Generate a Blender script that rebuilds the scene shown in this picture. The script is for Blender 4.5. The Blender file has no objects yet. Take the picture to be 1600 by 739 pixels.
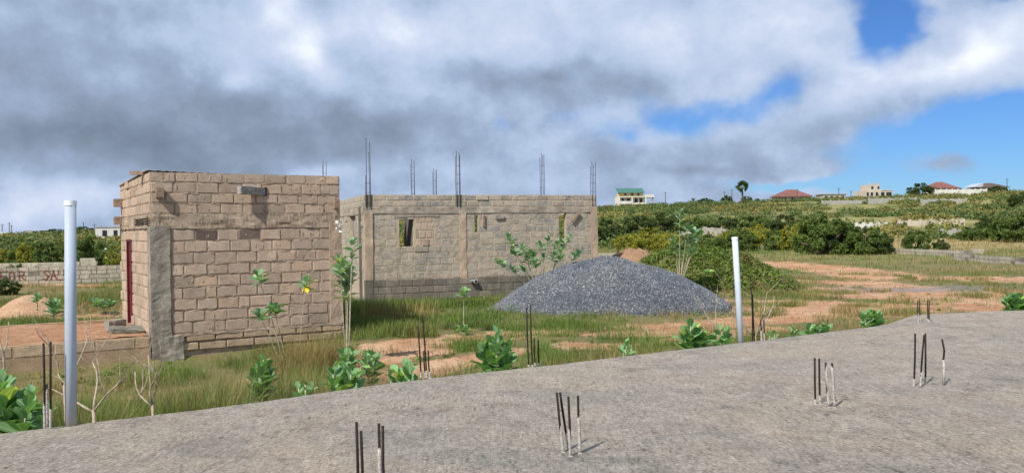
import bpy, math, random
import numpy as np
from mathutils import Vector, Matrix
random.seed(7); RNG = np.random.default_rng(7)
sc = bpy.context.scene
COL = sc.collection
def lin(r, g, b):
    f = lambda v: (v/255/12.92) if v/255 <= .04045 else ((v/255+.055)/1.055)**2.4
    return (f(r), f(g), f(b), 1.0)

# ------------------------------------------------------------------ camera
F = 1330.0; CAMZ = 2.45
PITCH = math.atan(8.5/F); ROLL = math.radians(0.8)
cam_rot = (Matrix.Rotation(math.pi/2-PITCH, 3, 'X') @ Matrix.Rotation(-ROLL, 3, 'Z'))
cam = bpy.data.cameras.new('camera'); camo = bpy.data.objects.new('camera', cam); COL.objects.link(camo)
camo.location = (0, 0, CAMZ); camo.rotation_euler = cam_rot.to_euler()
cam.sensor_width = 36; cam.lens = 36*F/1600; cam.clip_start = .05; cam.clip_end = 9000
sc.camera = camo
def ray(px, py):
    return cam_rot @ Vector(((px-800)/F, -(py-369.5)/F, -1))
def gp(px, py, z=0.0):                       # where a sight line meets a level
    d = ray(px, py); k = (z-CAMZ)/d.z
    return Vector((d.x*k, d.y*k, z))
def at(px, py, Y):                           # where a sight line reaches a distance
    d = ray(px, py); k = Y/d.y
    return Vector((d.x*k, Y, CAMZ+d.z*k))
CI = cam_rot.transposed()
def proj(p):
    v = CI @ (Vector(p)-Vector((0, 0, CAMZ)))
    return (800+F*v.x/-v.z, 369.5-F*v.y/-v.z)

# ------------------------------------------------------------------ sun, sky, exposure
SUN = Vector((-.39, -.57, .72)).normalized()
sl = bpy.data.lights.new('sun', 'SUN'); so = bpy.data.objects.new('sun', sl); COL.objects.link(so)
sl.energy = 4.3; sl.angle = math.radians(1.0); sl.color = (1, .955, .88)
so.rotation_euler = SUN.to_track_quat('Z', 'Y').to_euler(); so.location = (-20, -30, 60)
sc.view_settings.view_transform = 'Standard'; sc.view_settings.look = 'None'
sc.view_settings.exposure = 0.34; sc.view_settings.gamma = 1
try: sc.view_settings.use_curve_mapping = False
except Exception: pass
W = bpy.data.worlds.new('World'); sc.world = W; W.use_nodes = True
def build_world():
    nt = W.node_tree; N = nt.nodes; L = nt.links; N.clear()
    def nd(t, **k):
        n = N.new(t)
        for a, b in k.items(): setattr(n, a, b)
        return n
    def m(op, a, b=None, c=None, clamp=False):
        n = nd('ShaderNodeMath', operation=op); n.use_clamp = clamp
        for i, v in enumerate((a, b, c)):
            if v is None: continue
            if isinstance(v, (int, float)): n.inputs[i].default_value = v
            else: L.new(v, n.inputs[i])
        return n.outputs[0]
    tc = nd('ShaderNodeTexCoord'); sep = nd('ShaderNodeSeparateXYZ'); L.new(tc.outputs['Generated'], sep.inputs[0])
    az = m('MULTIPLY', m('ARCTAN2', sep.outputs[0], sep.outputs[1]), F)
    el = m('MULTIPLY', m('ARCSINE', sep.outputs[2]), F)
    P0 = nd('ShaderNodeCombineXYZ'); L.new(az, P0.inputs[0]); L.new(el, P0.inputs[1])
    # ragged cloud edges: warp the sky position with noise that lives on the sky
    sky3 = nd('ShaderNodeVectorMath', operation='MULTIPLY'); L.new(tc.outputs['Generated'], sky3.inputs[0]); sky3.inputs[1].default_value = (1, 1, 1.25)
    def noise(scale, detail, rough, off, dist=0.0):
        a = nd('ShaderNodeVectorMath', operation='ADD'); L.new(sky3.outputs[0], a.inputs[0]); a.inputs[1].default_value = off
        n = nd('ShaderNodeTexNoise'); n.inputs['Scale'].default_value = scale; n.inputs['Detail'].default_value = detail
        n.inputs['Roughness'].default_value = rough; n.inputs['Distortion'].default_value = dist
        L.new(a.outputs[0], n.inputs['Vector']); return n
    wn = noise(7, 4, .5, (3, 1, 2))
    wa = nd('ShaderNodeVectorMath', operation='SUBTRACT'); L.new(wn.outputs['Color'], wa.inputs[0]); wa.inputs[1].default_value = (.5, .5, .5)
    wb = nd('ShaderNodeVectorMath', operation='MULTIPLY'); L.new(wa.outputs[0], wb.inputs[0]); wb.inputs[1].default_value = (300, 130, 0)
    P = nd('ShaderNodeVectorMath', operation='ADD'); L.new(P0.outputs[0], P.inputs[0]); L.new(wb.outputs[0], P.inputs[1])
    def blobs(lst, base):
        acc = base
        for (px, py, rx, ry, amp) in lst:
            d = ray(px, py); ca = math.atan2(d.x, d.y)*F; ce = math.asin(d.normalized().z)*F
            s = nd('ShaderNodeVectorMath', operation='SUBTRACT'); L.new(P.outputs[0], s.inputs[0]); s.inputs[1].default_value = (ca, ce, 0)
            q = nd('ShaderNodeVectorMath', operation='MULTIPLY'); L.new(s.outputs[0], q.inputs[0]); q.inputs[1].default_value = (1/rx, 1/ry, 0)
            l = nd('ShaderNodeVectorMath', operation='DOT_PRODUCT'); L.new(q.outputs[0], l.inputs[0]); L.new(q.outputs[0], l.inputs[1])
            e = m('EXPONENT', m('MULTIPLY', l.outputs['Value'], -1.0))
            acc = m('MULTIPLY_ADD', e, amp, acc)
        return acc
    cover = blobs([(1385, 35, 50, 45, -.62), (1320, -10, 60, 25, -.3), (1110, 178, 90, 24, -.42), (1200, 150, 40, 18, -.25), (1500, 220, 170, 60, -.68), (1250, 285, 90, 14, -.3),
                   (1590, 180, 60, 30, -.3), (1480, 290, 160, 25, -.35), (765, 195, 50, 26, -.35), (900, 185, 60, 18, -.2), (730, 250, 60, 20, -.08), (1180, 290, 120, 20, -.2),
                   (1590, 12, 50, 14, -.4), (965, 210, 45, 14, -.25), (1325, 195, 75, 42, .25), (1520, 90, 110, 45, .3), (60, 320, 60, 14, -.12), (1470, 245, 50, 22, .22),
                   (640, 60, 400, 160, .3), (150, 150, 380, 160, .4), (1100, 262, 130, 24, .3), (1480, 252, 60, 22, .34), (1235, 268, 90, 14, .25)], .72)
    bright = blobs([(200, 215, 300, 80, -.17), (60, 130, 190, 80, -.12), (100, 240, 180, 35, -.08), (330, 250, 190, 40, -.14), (620, 205, 120, 34, -.2), (540, 180, 90, 40, -.08),
                    (850, 115, 110, 22, -.22), (960, 150, 90, 25, -.12), (700, 130, 60, 20, -.06), (420, 190, 90, 40, -.1),
                    (330, 30, 150, 50, .10), (435, 15, 36, 26, .30), (510, 85, 40, 34, .24), (330, 122, 34, 26, .26), (480, 60, 60, 70, .12),
                    (640, 45, 110, 50, .26), (820, 45, 180, 45, .17), (1050, 50, 150, 55, .18), (1210, 60, 80, 60, .20), (1250, 120, 160, 26, .10), (1540, 85, 90, 38, .34), (1450, 105, 70, 26, .16),
                    (1330, 85, 40, 30, .24), (30, 310, 90, 26, .30), (140, 300, 70, 16, .16), (600, 145, 110, 20, .12), (1330, 195, 60, 30, -.05), (1000, 240, 100, 25, -.02), (900, 200, 40, 22, .10),
                    (540, 265, 40, 22, .2), (660, 240, 120, 30, .05), (1230, 290, 40, 12, .18), (1480, 255, 60, 18, -.08), (1100, 268, 80, 13, -.16), (1200, 250, 50, 15, -.12)], .455)
    n1 = noise(5.5, 8, .56, (0, 4, 1), .2); n2 = noise(12, 8, .56, (7, 0, 3), .1)
    cv = m('ADD', cover, m('MULTIPLY', m('SUBTRACT', n1.outputs[0], .5), .75)); cv = m('ADD', cv, m('MULTIPLY', m('SUBTRACT', n2.outputs[0], .5), .35))
    al = nd('ShaderNodeMapRange', interpolation_type='SMOOTHSTEP'); L.new(cv, al.inputs[0]); al.inputs[1].default_value = .28; al.inputs[2].default_value = .68
    br = m('ADD', bright, m('MULTIPLY', m('SUBTRACT', n2.outputs[0], .5), .16)); br = m('ADD', br, m('MULTIPLY', m('SUBTRACT', n1.outputs[0], .5), .18))
    n3 = noise(12, 8, .56, (7.012, .0, 3.03), .1); br = m('ADD', br, m('MULTIPLY', m('SUBTRACT', n2.outputs[0], n3.outputs[0]), .5)); n4 = noise(38, 6, .6, (2, 5, 3), .2); br = m('ADD', br, m('MULTIPLY', m('SUBTRACT', n4.outputs[0], .5), .06));  # offset noise paints self-shading into the clouds
    rp = nd('ShaderNodeValToRGB'); L.new(br, rp.inputs[0]); R = rp.color_ramp
    stops = [(0, (108, 121, 139)), (.2, (125, 140, 160)), (.38, (143, 160, 186)), (.52, (165, 182, 208)), (.72, (187, 198, 219)), (.9, (212, 219, 232)), (1, (226, 232, 241))]
    while len(R.elements) < len(stops): R.elements.new(.5)
    for e, (p, c) in zip(R.elements, stops): e.position = p; e.color = lin(*c)
    sky = nd('ShaderNodeTexSky', sky_type='NISHITA'); sky.sun_disc = False
    sky.sun_elevation = math.asin(SUN.z); sky.sun_rotation = math.atan2(SUN.x, SUN.y); sky.air_density = 1.0; sky.dust_density = .1; sky.ozone_density = 2.5
    tint = nd('ShaderNodeMixRGB', blend_type='MULTIPLY'); tint.inputs[0].default_value = 1; L.new(sky.outputs[0], tint.inputs[1]); tint.inputs[2].default_value = (.36, .60, 1.00, 1)
    b1 = nd('ShaderNodeBackground'); L.new(tint.outputs[0], b1.inputs[0]); b1.inputs[1].default_value = .085
    b2 = nd('ShaderNodeBackground'); L.new(rp.outputs[0], b2.inputs[0]); b2.inputs[1].default_value = 1.0
    mx = nd('ShaderNodeMixShader'); L.new(al.outputs[0], mx.inputs[0]); L.new(b1.outputs[0], mx.inputs[1]); L.new(b2.outputs[0], mx.inputs[2])
    out = nd('ShaderNodeOutputWorld'); L.new(mx.outputs[0], out.inputs[0])
build_world()
W.cycles.sampling_method = 'MANUAL'; W.cycles.sample_map_resolution = 512
sc.cycles.max_bounces = 5; sc.cycles.diffuse_bounces = 3; sc.cycles.glossy_bounces = 2; sc.cycles.transmission_bounces = 3; sc.cycles.transparent_max_bounces = 6

# ------------------------------------------------------------------ small tools
def tag(o, label=None, cat=None, group=None, kind=None):
    if label: o['label'] = label
    if cat: o['category'] = cat
    if group: o['group'] = group
    if kind: o['kind'] = kind
    return o
def empty(name, loc=(0, 0, 0), rz=0.0):
    o = bpy.data.objects.new(name, None); COL.objects.link(o); o.location = loc; o.rotation_euler = (0, 0, rz); o.empty_display_size = .2
    return o
def mesh(name, v, f, mat=None, smooth=False):
    me = bpy.data.meshes.new(name)
    if isinstance(v, np.ndarray):
        n = len(v); f = np.asarray(f, dtype=np.int32); k = f.shape[1]
        me.vertices.add(n); me.vertices.foreach_set('co', v.astype(np.float32).ravel())
        me.loops.add(f.size); me.loops.foreach_set('vertex_index', f.ravel())
        me.polygons.add(len(f)); me.polygons.foreach_set('loop_start', np.arange(0, f.size, k, dtype=np.int32))
        try: me.polygons.foreach_set('loop_total', np.full(len(f), k, dtype=np.int32))
        except Exception: pass
        me.update(calc_edges=True)
    else:
        me.from_pydata([tuple(p) for p in v], [], f); me.update()
    if mat: me.materials.append(mat)
    if smooth: me.polygons.foreach_set('use_smooth', [True]*len(me.polygons))
    return me
def obj(name, me, parent=None, loc=None, rot=None, scale=None):
    o = bpy.data.objects.new(name, me); COL.objects.link(o)
    if parent: o.parent = parent
    if loc is not None: o.location = loc
    if rot is not None: o.rotation_euler = rot
    if scale is not None: o.scale = scale
    return o
class MB:
    def __init__(s): s.v = []; s.f = []
    def box(s, x0, x1, y0, y1, z0, z1, M=None):
        b = len(s.v)
        c = [(x0, y0, z0), (x1, y0, z0), (x1, y1, z0), (x0, y1, z0), (x0, y0, z1), (x1, y0, z1), (x1, y1, z1), (x0, y1, z1)]
        if M: c = [tuple(M @ Vector(p)) for p in c]
        s.v += c; s.f += [tuple(b+i for i in q) for q in ((0, 3, 2, 1), (4, 5, 6, 7), (0, 1, 5, 4), (1, 2, 6, 5), (2, 3, 7, 6), (3, 0, 4, 7))]
        return s
    def tube(s, pts, rad, n=6):
        pts = [Vector(p) for p in pts]; b = len(s.v)
        if not hasattr(rad, '__len__'): rad = [rad]*len(pts)
        for i, p in enumerate(pts):
            d = (pts[min(i+1, len(pts)-1)]-pts[max(i-1, 0)]).normalized()
            u = d.cross(Vector((.31, .95, .05))).normalized(); w = d.cross(u)
            for k in range(n):
                a = 2*math.pi*k/n; s.v.append(tuple(p+(u*math.cos(a)+w*math.sin(a))*rad[i]))
        for i in range(len(pts)-1):
            for k in range(n):
                a = b+i*n+k; c = b+i*n+(k+1) % n; s.f.append((a, c, c+n, a+n))
        s.f.append(tuple(b+k for k in range(n))[::-1]); s.f.append(tuple(b+(len(pts)-1)*n+k for k in range(n)))
        return s
    def prism(s, poly, y0, y1):              # poly in x,z pushed along y
        b = len(s.v); n = len(poly)
        s.v += [(x, y0, z) for x, z in poly]+[(x, y1, z) for x, z in poly]
        s.f.append(tuple(range(b, b+n))); s.f.append(tuple(range(b+2*n-1, b+n-1, -1)))
        for i in range(n): j = (i+1) % n; s.f.append((b+i, b+n+i, b+n+j, b+j))
        return s
    def mesh(s, name, mat, smooth=False): return mesh(name, s.v, s.f, mat, smooth)
    def build(s, name, mat, parent=None, loc=None, rot=None, smooth=False): return obj(name, s.mesh(name, mat, smooth), parent, loc, rot)
def hsh(ix, iy, seed):
    h = (ix.astype(np.int64)*374761393+iy.astype(np.int64)*668265263+seed*1442695041) & 0x7fffffff
    h = (h ^ (h >> 13))*1274126177 & 0x7fffffff
    return ((h ^ (h >> 16)) & 0xffff)/65535.0
def vnoise(x, y, seed=0):
    x = np.asarray(x, float); y = np.asarray(y, float)
    ix = np.floor(x); iy = np.floor(y); fx = x-ix; fy = y-iy; fx = fx*fx*(3-2*fx); fy = fy*fy*(3-2*fy)
    a = hsh(ix, iy, seed); b = hsh(ix+1, iy, seed); c = hsh(ix, iy+1, seed); d = hsh(ix+1, iy+1, seed)
    return (a*(1-fx)+b*fx)*(1-fy)+(c*(1-fx)+d*fx)*fy
def fbm(x, y, seed=0, o=4):
    s = 0; a = .5; t = 0
    for i in range(o):
        s = s+a*vnoise(np.asarray(x)*2**i, np.asarray(y)*2**i, seed+i*17); t += a; a *= .5
    return s/t
def sstep(a, b, x):
    t = np.clip((x-a)/(b-a), 0, 1); return t*t*(3-2*t)

# ------------------------------------------------------------------ materials
def material(name, rough=.9):
    m = bpy.data.materials.new(name); m.use_nodes = True; nt = m.node_tree
    b = nt.nodes['Principled BSDF']; b.inputs['Roughness'].default_value = rough
    b.inputs['Specular IOR Level'].default_value = .25
    return m, nt, b
def ramp(nt, fac, stops):
    r = nt.nodes.new('ShaderNodeValToRGB'); nt.links.new(fac, r.inputs[0])
    while len(r.color_ramp.elements) < len(stops): r.color_ramp.elements.new(.5)
    for e, (p, c) in zip(r.color_ramp.elements, stops): e.position = p; e.color = (c[0], c[1], c[2], 1)
    return r.outputs[0]
def tnoise(nt, scale, detail=4, rough=.6, coord='Object', vec=None, stretch=None, dist=0.0):
    n = nt.nodes.new('ShaderNodeTexNoise'); n.inputs['Scale'].default_value = scale; n.inputs['Detail'].default_value = detail
    n.inputs['Roughness'].default_value = rough; n.inputs['Distortion'].default_value = dist
    if vec is None:
        if coord == 'World': t = nt.nodes.new('ShaderNodeNewGeometry'); vec = t.outputs['Position']
        else: t = nt.nodes.new('ShaderNodeTexCoord'); vec = t.outputs[coord]
    if stretch:
        mp = nt.nodes.new('ShaderNodeMapping'); nt.links.new(vec, mp.inputs[0]); mp.inputs['Scale'].default_value = stretch[0]; mp.inputs['Rotation'].default_value = stretch[1]; vec = mp.outputs[0]
    nt.links.new(vec, n.inputs['Vector']); return n.outputs[0]
def mix(nt, fac, a, b, mode='MIX'):
    n = nt.nodes.new('ShaderNodeMixRGB'); n.blend_type = mode
    for i, v in zip((0, 1, 2), (fac, a, b)):
        if isinstance(v, (int, float)): n.inputs[i].default_value = v
        elif isinstance(v, (tuple, list)): n.inputs[i].default_value = (v[0], v[1], v[2], 1)
        else: nt.links.new(v, n.inputs[i])
    return n.outputs[0]
def math_(nt, op, a, b=0.0, clamp=False):
    n = nt.nodes.new('ShaderNodeMath'); n.operation = op; n.use_clamp = clamp
    for i, v in enumerate((a, b)):
        if isinstance(v, (int, float)): n.inputs[i].default_value = v
        else: nt.links.new(v, n.inputs[i])
    return n.outputs[0]
def bump(nt, b, h, strength=.5, dist=.01, prev=None):
    n = nt.nodes.new('ShaderNodeBump'); n.inputs['Strength'].default_value = strength; n.inputs['Distance'].default_value = dist
    nt.links.new(h, n.inputs['Height'])
    if prev: nt.links.new(prev, n.inputs['Normal'])
    nt.links.new(n.outputs[0], b.inputs['Normal']); return n.outputs[0]
def mat_masonry(name, cols, var=.28, bs=.9, scale=1.0, streak=.25, smear=None, amount=.5):
    m, nt, b = material(name, .95)
    oi = nt.nodes.new('ShaderNodeObjectInfo'); cols = [(k[0]*1.06, k[1]*1.085, k[2]*1.075) for k in cols]
    c = ramp(nt, oi.outputs['Random'], [(i/(len(cols)-1), k) for i, k in enumerate(cols)])
    n1 = tnoise(nt, 3.2*scale, 6, .65, 'World'); n2 = tnoise(nt, 42*scale, 5, .7, 'World'); n3 = tnoise(nt, 1.1, 3, .6, 'World', stretch=((2.2, 2.2, .35), (0, 0, 0)))
    c = mix(nt, 1.0, c, ramp(nt, n1, [(.25, (1-var,)*3), (.55, (1, 1, 1)), (.8, (1+var*.6, 1+var*.55, 1+var*.45))]), 'MULTIPLY')
    c = mix(nt, 1.0, c, ramp(nt, n2, [(.28, (.42, .40, .38)), (.46, (1, 1, 1)), (.75, (1.25, 1.22, 1.18))]), 'MULTIPLY')
    c = mix(nt, streak, c, ramp(nt, n3, [(.35, (.45, .43, .42)), (.6, (1.1, 1.08, 1.05))]), 'MULTIPLY')
    if smear:
        sm = tnoise(nt, 3.6, 7, .72, 'World', dist=.7); c = mix(nt, math_(nt, 'MULTIPLY', ramp(nt, sm, [(.47, (0, 0, 0)), (.56, (1, 1, 1))]), amount), c, smear)
        pit = tnoise(nt, 11, 6, .8, 'World', dist=.4); c = mix(nt, 1.0, c, ramp(nt, pit, [(.30, (.42, .38, .35)), (.38, (1, 1, 1)), (.68, (1, 1, 1)), (.8, (1.25, 1.22, 1.18))]), 'MULTIPLY')
    nt.links.new(c, b.inputs['Base Color'])
    p = bump(nt, b, n2, bs, .02); bump(nt, b, tnoise(nt, 150*scale, 3, .7, 'World'), .5, .006, p)
    return m
M = {}
M['block'] = mat_masonry('sandcrete_block_tan', [(.46, .335, .25), (.53, .40, .30), (.36, .275, .215), (.57, .43, .33), (.43, .335, .26), (.52, .38, .28), (.33, .26, .205), (.49, .385, .30), (.54, .375, .26)], smear=(.46, .35, .265), amount=.5)
M['block_dark'] = mat_masonry('block_charred', [(.13, .10, .085), (.17, .13, .11)])  # darker tone for a few blocks below the ring beam
M['mortar'] = mat_masonry('mortar_tan', [(.38, .285, .21), (.41, .31, .23)], .6, 1.2, 1.6, smear=(.46, .355, .265), amount=.8)
M['block_grey'] = mat_masonry('sandcrete_block_grey', [(.35, .30, .235), (.28, .265, .235), (.40, .335, .265), (.21, .215, .215), (.37, .31, .24), (.28, .25, .21), (.43, .37, .30), (.24, .24, .235)], smear=(.48, .40, .31), amount=.75)
M['mortar_grey'] = mat_masonry('mortar_grey', [(.49, .405, .31), (.51, .42, .325)], .4, 1.1, 1.6, smear=(.45, .36, .27), amount=.7)
M['plinth'] = mat_masonry('plinth_block_grey', [(.20, .175, .145), (.15, .14, .125), (.23, .20, .165), (.17, .15, .13)], streak=.5)
M['plinth_mortar_and_shade'] = mat_masonry('plinth_mortar_and_shade', [(.16, .14, .115), (.18, .155, .13)], streak=.5)
M['sandy'] = mat_masonry('sandy_foundation_block', [(.47, .33, .22), (.42, .31, .215), (.5, .37, .25)])
M['sandy_mortar'] = mat_masonry('sandy_mortar', [(.38, .265, .17), (.42, .29, .19)])
M['beam'] = mat_masonry('rough_concrete_tan', [(.43, .33, .25), (.45, .35, .265)], .5, 1.3, 1.3, .4)
M['beam_grey'] = mat_masonry('rough_concrete_grey', [(.38, .32, .26), (.40, .34, .28)], .45, 1.2, 1.2, .5)
M['column'] = mat_masonry('cement_column_grey', [(.30, .265, .225), (.33, .29, .25)], .45, 1.3, .9, .4)
M['column_tan'] = mat_masonry('cement_column_tan', [(.43, .325, .245), (.45, .34, .255)], .35, 1.0, .9, .4)
M['wall_pale'] = mat_masonry('weathered_pale_block', [(.42, .37, .29), (.36, .33, .27), (.46, .41, .33)], .3, .6, .6, .4)
M['wall_dark'] = mat_masonry('weathered_dark_block', [(.26, .235, .19), (.20, .185, .155), (.31, .275, .22)], .3, .7, .6, .6)
def mat_plain(name, col, rough=.6, var=.15, sc_=8, bs=.15, metal=0.0, dark=None):
    m, nt, b = material(name, rough); b.inputs['Metallic'].default_value = metal
    n = tnoise(nt, sc_, 5, .6)
    c = mix(nt, 1.0, col, ramp(nt, n, [(.3, (1-var*2,)*3), (.7, (1+var,)*3)]), 'MULTIPLY')
    nt.links.new(c, b.inputs['Base Color'])
    if bs: bump(nt, b, n, bs, .01)
    return m
def mat_pipe(name, col):
    m, nt, b = material(name, .55); n = tnoise(nt, 6, 6, .7); n2 = tnoise(nt, 30, 5, .75, stretch=((1, 1, .15), (0, 0, 0))); tc = nt.nodes.new('ShaderNodeTexCoord'); sp = nt.nodes.new('ShaderNodeSeparateXYZ'); nt.links.new(tc.outputs['Object'], sp.inputs[0])
    c = mix(nt, 1.0, col, ramp(nt, n, [(.3, (.9, .9, .9)), (.7, (1.05, 1.05, 1.05))]), 'MULTIPLY')
    c = mix(nt, ramp(nt, n2, [(.60, (0, 0, 0)), (.70, (.5, .5, .5))]), c, (.42, .38, .33))
    k = math_(nt, 'MULTIPLY', math_(nt, 'SUBTRACT', 1.0, math_(nt, 'MULTIPLY', sp.outputs[2], 2.2), True), ramp(nt, n, [(.35, (0, 0, 0)), (.6, (1, 1, 1))]))
    c = mix(nt, math_(nt, 'MULTIPLY', k, .75), c, (.40, .33, .26)); nt.links.new(c, b.inputs['Base Color']); bump(nt, b, n2, .15, .003); return m
M['pvc'] = mat_pipe('grey_blue_plastic_pipe', (.40, .455, .53)); M['pvc_light'] = mat_pipe('pale_grey_plastic_pipe', (.50, .56, .63))
M['white'] = mat_plain('white_plastic', (.78, .8, .8), .4, .04)
M['rust'] = mat_plain('dark_rusty_steel', (.028, .017, .013), .75, .45, 60, .4)
M['steel'] = mat_plain('blue_grey_rebar', (.06, .06, .07), .7, .3, 40, .2)
M['cementy'] = mat_plain('cement_splashed_steel', (.5, .45, .4), .95, .35, 90, .5)
M['timber'] = mat_plain('weathered_timber', (.30, .21, .15), .85, .25, 12, .4)
M['timber_grey'] = mat_plain('grey_timber', (.32, .29, .26), .9, .3, 12, .5)
M['zinc'] = mat_plain('metal_roof_sheet', (.62, .64, .68), .45, .1, 3, .05, .4)
M['maroon'] = mat_plain('maroon_painted_steel', (.11, .012, .016), .5, .1)
M['paint_red'] = mat_plain('faded_red_paint', (.22, .10, .075), .9, .35, 6, .1)
M['cream'] = mat_plain('cream_render', (.72, .67, .56), .9, .06, .4, .03)
M['cream_pale'] = mat_plain('pale_render', (.62, .60, .55), .9, .08, .4, .03)
M['yellow'] = mat_plain('yellow_render', (.72, .52, .22), .9, .05, .4, .03)
M['beige'] = mat_plain('beige_render', (.52, .45, .36), .9, .08, .4, .03)
M['grey_render'] = mat_plain('grey_render', (.36, .35, .31), .9, .1, .4, .03)
M['roof_green'] = mat_plain('green_roof_sheet', (.06, .17, .125), .5, .1, .6, .03)
M['roof_red'] = mat_plain('red_roof_tile', (.22, .095, .08), .8, .12, .6, .1)
M['roof_brown'] = mat_plain('brown_roof', (.13, .085, .07), .8, .12, .6, .1)
M['dark_open'] = mat_plain('dark_window_glass', (.03, .035, .04), .25, .1)  # window glass; the dark colour also stands in for shade in openings
M['plastic_bag'] = mat_plain('white_plastic_bag', (.75, .75, .74), .5, .1)
M['wire_pole'] = mat_plain('utility_pole_wood', (.09, .08, .075), .9, .1)
def mat_bark(name, col, var=.3):
    return mat_plain(name, col, .9, var, 18, .4)
M['stem'] = mat_bark('pale_milkweed_stem', (.44, .39, .28)); M['dead'] = mat_bark('bleached_dead_wood', (.42, .34, .25), .25); M['bark'] = mat_bark('grey_brown_bark', (.16, .125, .09))
def mat_bigleaf(name, ca, cb):
    m, nt, b = material(name, .62); b.inputs['Specular IOR Level'].default_value = .25
    oi = nt.nodes.new('ShaderNodeObjectInfo'); tc = nt.nodes.new('ShaderNodeTexCoord'); sp = nt.nodes.new('ShaderNodeSeparateXYZ'); nt.links.new(tc.outputs['Object'], sp.inputs[0])
    c = ramp(nt, oi.outputs['Random'], [(0, ca), (.75, cb), (.95, tuple(v*1.3 for v in cb)), (1, (cb[0]*3, cb[1]*1.9, cb[2]))])
    ax = math_(nt, 'ABSOLUTE', sp.outputs[0])
    rib = math_(nt, 'LESS_THAN', ax, .022)
    w = math_(nt, 'SUBTRACT', math_(nt, 'MULTIPLY', sp.outputs[1], 7.0), math_(nt, 'MULTIPLY', ax, 5.0))
    vein = math_(nt, 'LESS_THAN', math_(nt, 'FRACT', w), .13)
    k = math_(nt, 'MAXIMUM', rib, math_(nt, 'MULTIPLY', vein, .45))
    c = mix(nt, 1.0, c, ramp(nt, tnoise(nt, 5, 3), [(.3, (.75, .8, .75)), (.7, (1.15, 1.1, 1.1))]), 'MULTIPLY')
    c = mix(nt, k, c, tuple(v*.4+.12 for v in (cb[0]*1.5+.1, cb[1]*1.5+.2, cb[2]*1.3+.06)))
    nt.links.new(c, b.inputs['Base Color'])
    tr = nt.nodes.new('ShaderNodeBsdfTranslucent'); nt.links.new(mix(nt, 1.0, c, (1.3, 1.5, .6), 'MULTIPLY'), tr.inputs[0])
    ms = nt.nodes.new('ShaderNodeMixShader'); ms.inputs[0].default_value = .3
    nt.links.new(b.outputs[0], ms.inputs[1]); nt.links.new(tr.outputs[0], ms.inputs[2]); nt.links.new(ms.outputs[0], nt.nodes['Material Output'].inputs[0])
    return m
M['leaf_big'] = mat_bigleaf('milkweed_leaf', (.13, .25, .10), (.22, .38, .16))
M['leaf_big_grey'] = mat_bigleaf('milkweed_leaf_greyish', (.13, .24, .13), (.23, .36, .22))
def mat_foliage(name, cols, attr=None, trans=.25, wscale=.35):
    m, nt, b = material(name, .65); b.inputs['Specular IOR Level'].default_value = .15
    g = nt.nodes.new('ShaderNodeNewGeometry')
    c = ramp(nt, g.outputs['Random Per Island'], [(i/(len(cols)-1), k) for i, k in enumerate(cols)])
    if attr:
        a = nt.nodes.new('ShaderNodeAttribute'); a.attribute_name = 'dry'
        c2 = ramp(nt, g.outputs['Random Per Island'], [(i/(len(attr)-1), k) for i, k in enumerate(attr)])
        c = mix(nt, a.outputs['Fac'], c, c2)
    c = mix(nt, 1.0, c, ramp(nt, tnoise(nt, wscale, 3, .6, 'World'), [(.3, (.7, .75, .7)), (.7, (1.25, 1.2, 1.1))]), 'MULTIPLY')
    nt.links.new(c, b.inputs['Base Color'])
    tr = nt.nodes.new('ShaderNodeBsdfTranslucent'); nt.links.new(mix(nt, 1.0, c, (1.3, 1.35, .6), 'MULTIPLY'), tr.inputs[0])
    ms = nt.nodes.new('ShaderNodeMixShader'); ms.inputs[0].default_value = trans
    nt.links.new(b.outputs[0], ms.inputs[1]); nt.links.new(tr.outputs[0], ms.inputs[2]); nt.links.new(ms.outputs[0], nt.nodes['Material Output'].inputs[0])
    return m
M['fol_green'] = mat_foliage('shrub_leaves_green', [(.05, .085, .022), (.095, .145, .036), (.16, .215, .055), (.07, .115, .03)])
M['fol_dark'] = mat_foliage('shrub_leaves_dark', [(.036, .06, .02), (.062, .095, .03), (.11, .15, .045)])
M['fol_yellow'] = mat_foliage('shrub_leaves_yellow_green', [(.12, .17, .028), (.24, .25, .035), (.38, .33, .05), (.10, .15, .028)])
M['fol_far'] = mat_foliage('hillside_scrub', [(.06, .09, .032), (.10, .145, .048), (.17, .21, .07), (.08, .12, .042), (.13, .175, .06)], [(.20, .20, .06), (.28, .23, .09), (.14, .15, .05)], .15, .03)
M['grass'] = mat_foliage('grass_blades', [(.07, .14, .03), (.11, .19, .04), (.16, .24, .055), (.09, .165, .035)], [(.36, .26, .13), (.28, .19, .09), (.42, .32, .18), (.20, .15, .07)], .3, .8)
M['creeper'] = mat_foliage('creeping_leaves', [(.09, .14, .035), (.14, .20, .05), (.20, .26, .065), (.11, .165, .04)], [(.18, .13, .07), (.15, .11, .06), (.22, .16, .08)], .2, 1.5)
M['flower'] = mat_plain('pale_flowers', (.8, .78, .62), .7, .05)
M['yellow_leaf'] = mat_plain('yellow_dying_leaf', (.75, .52, .03), .6, .1)

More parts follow.
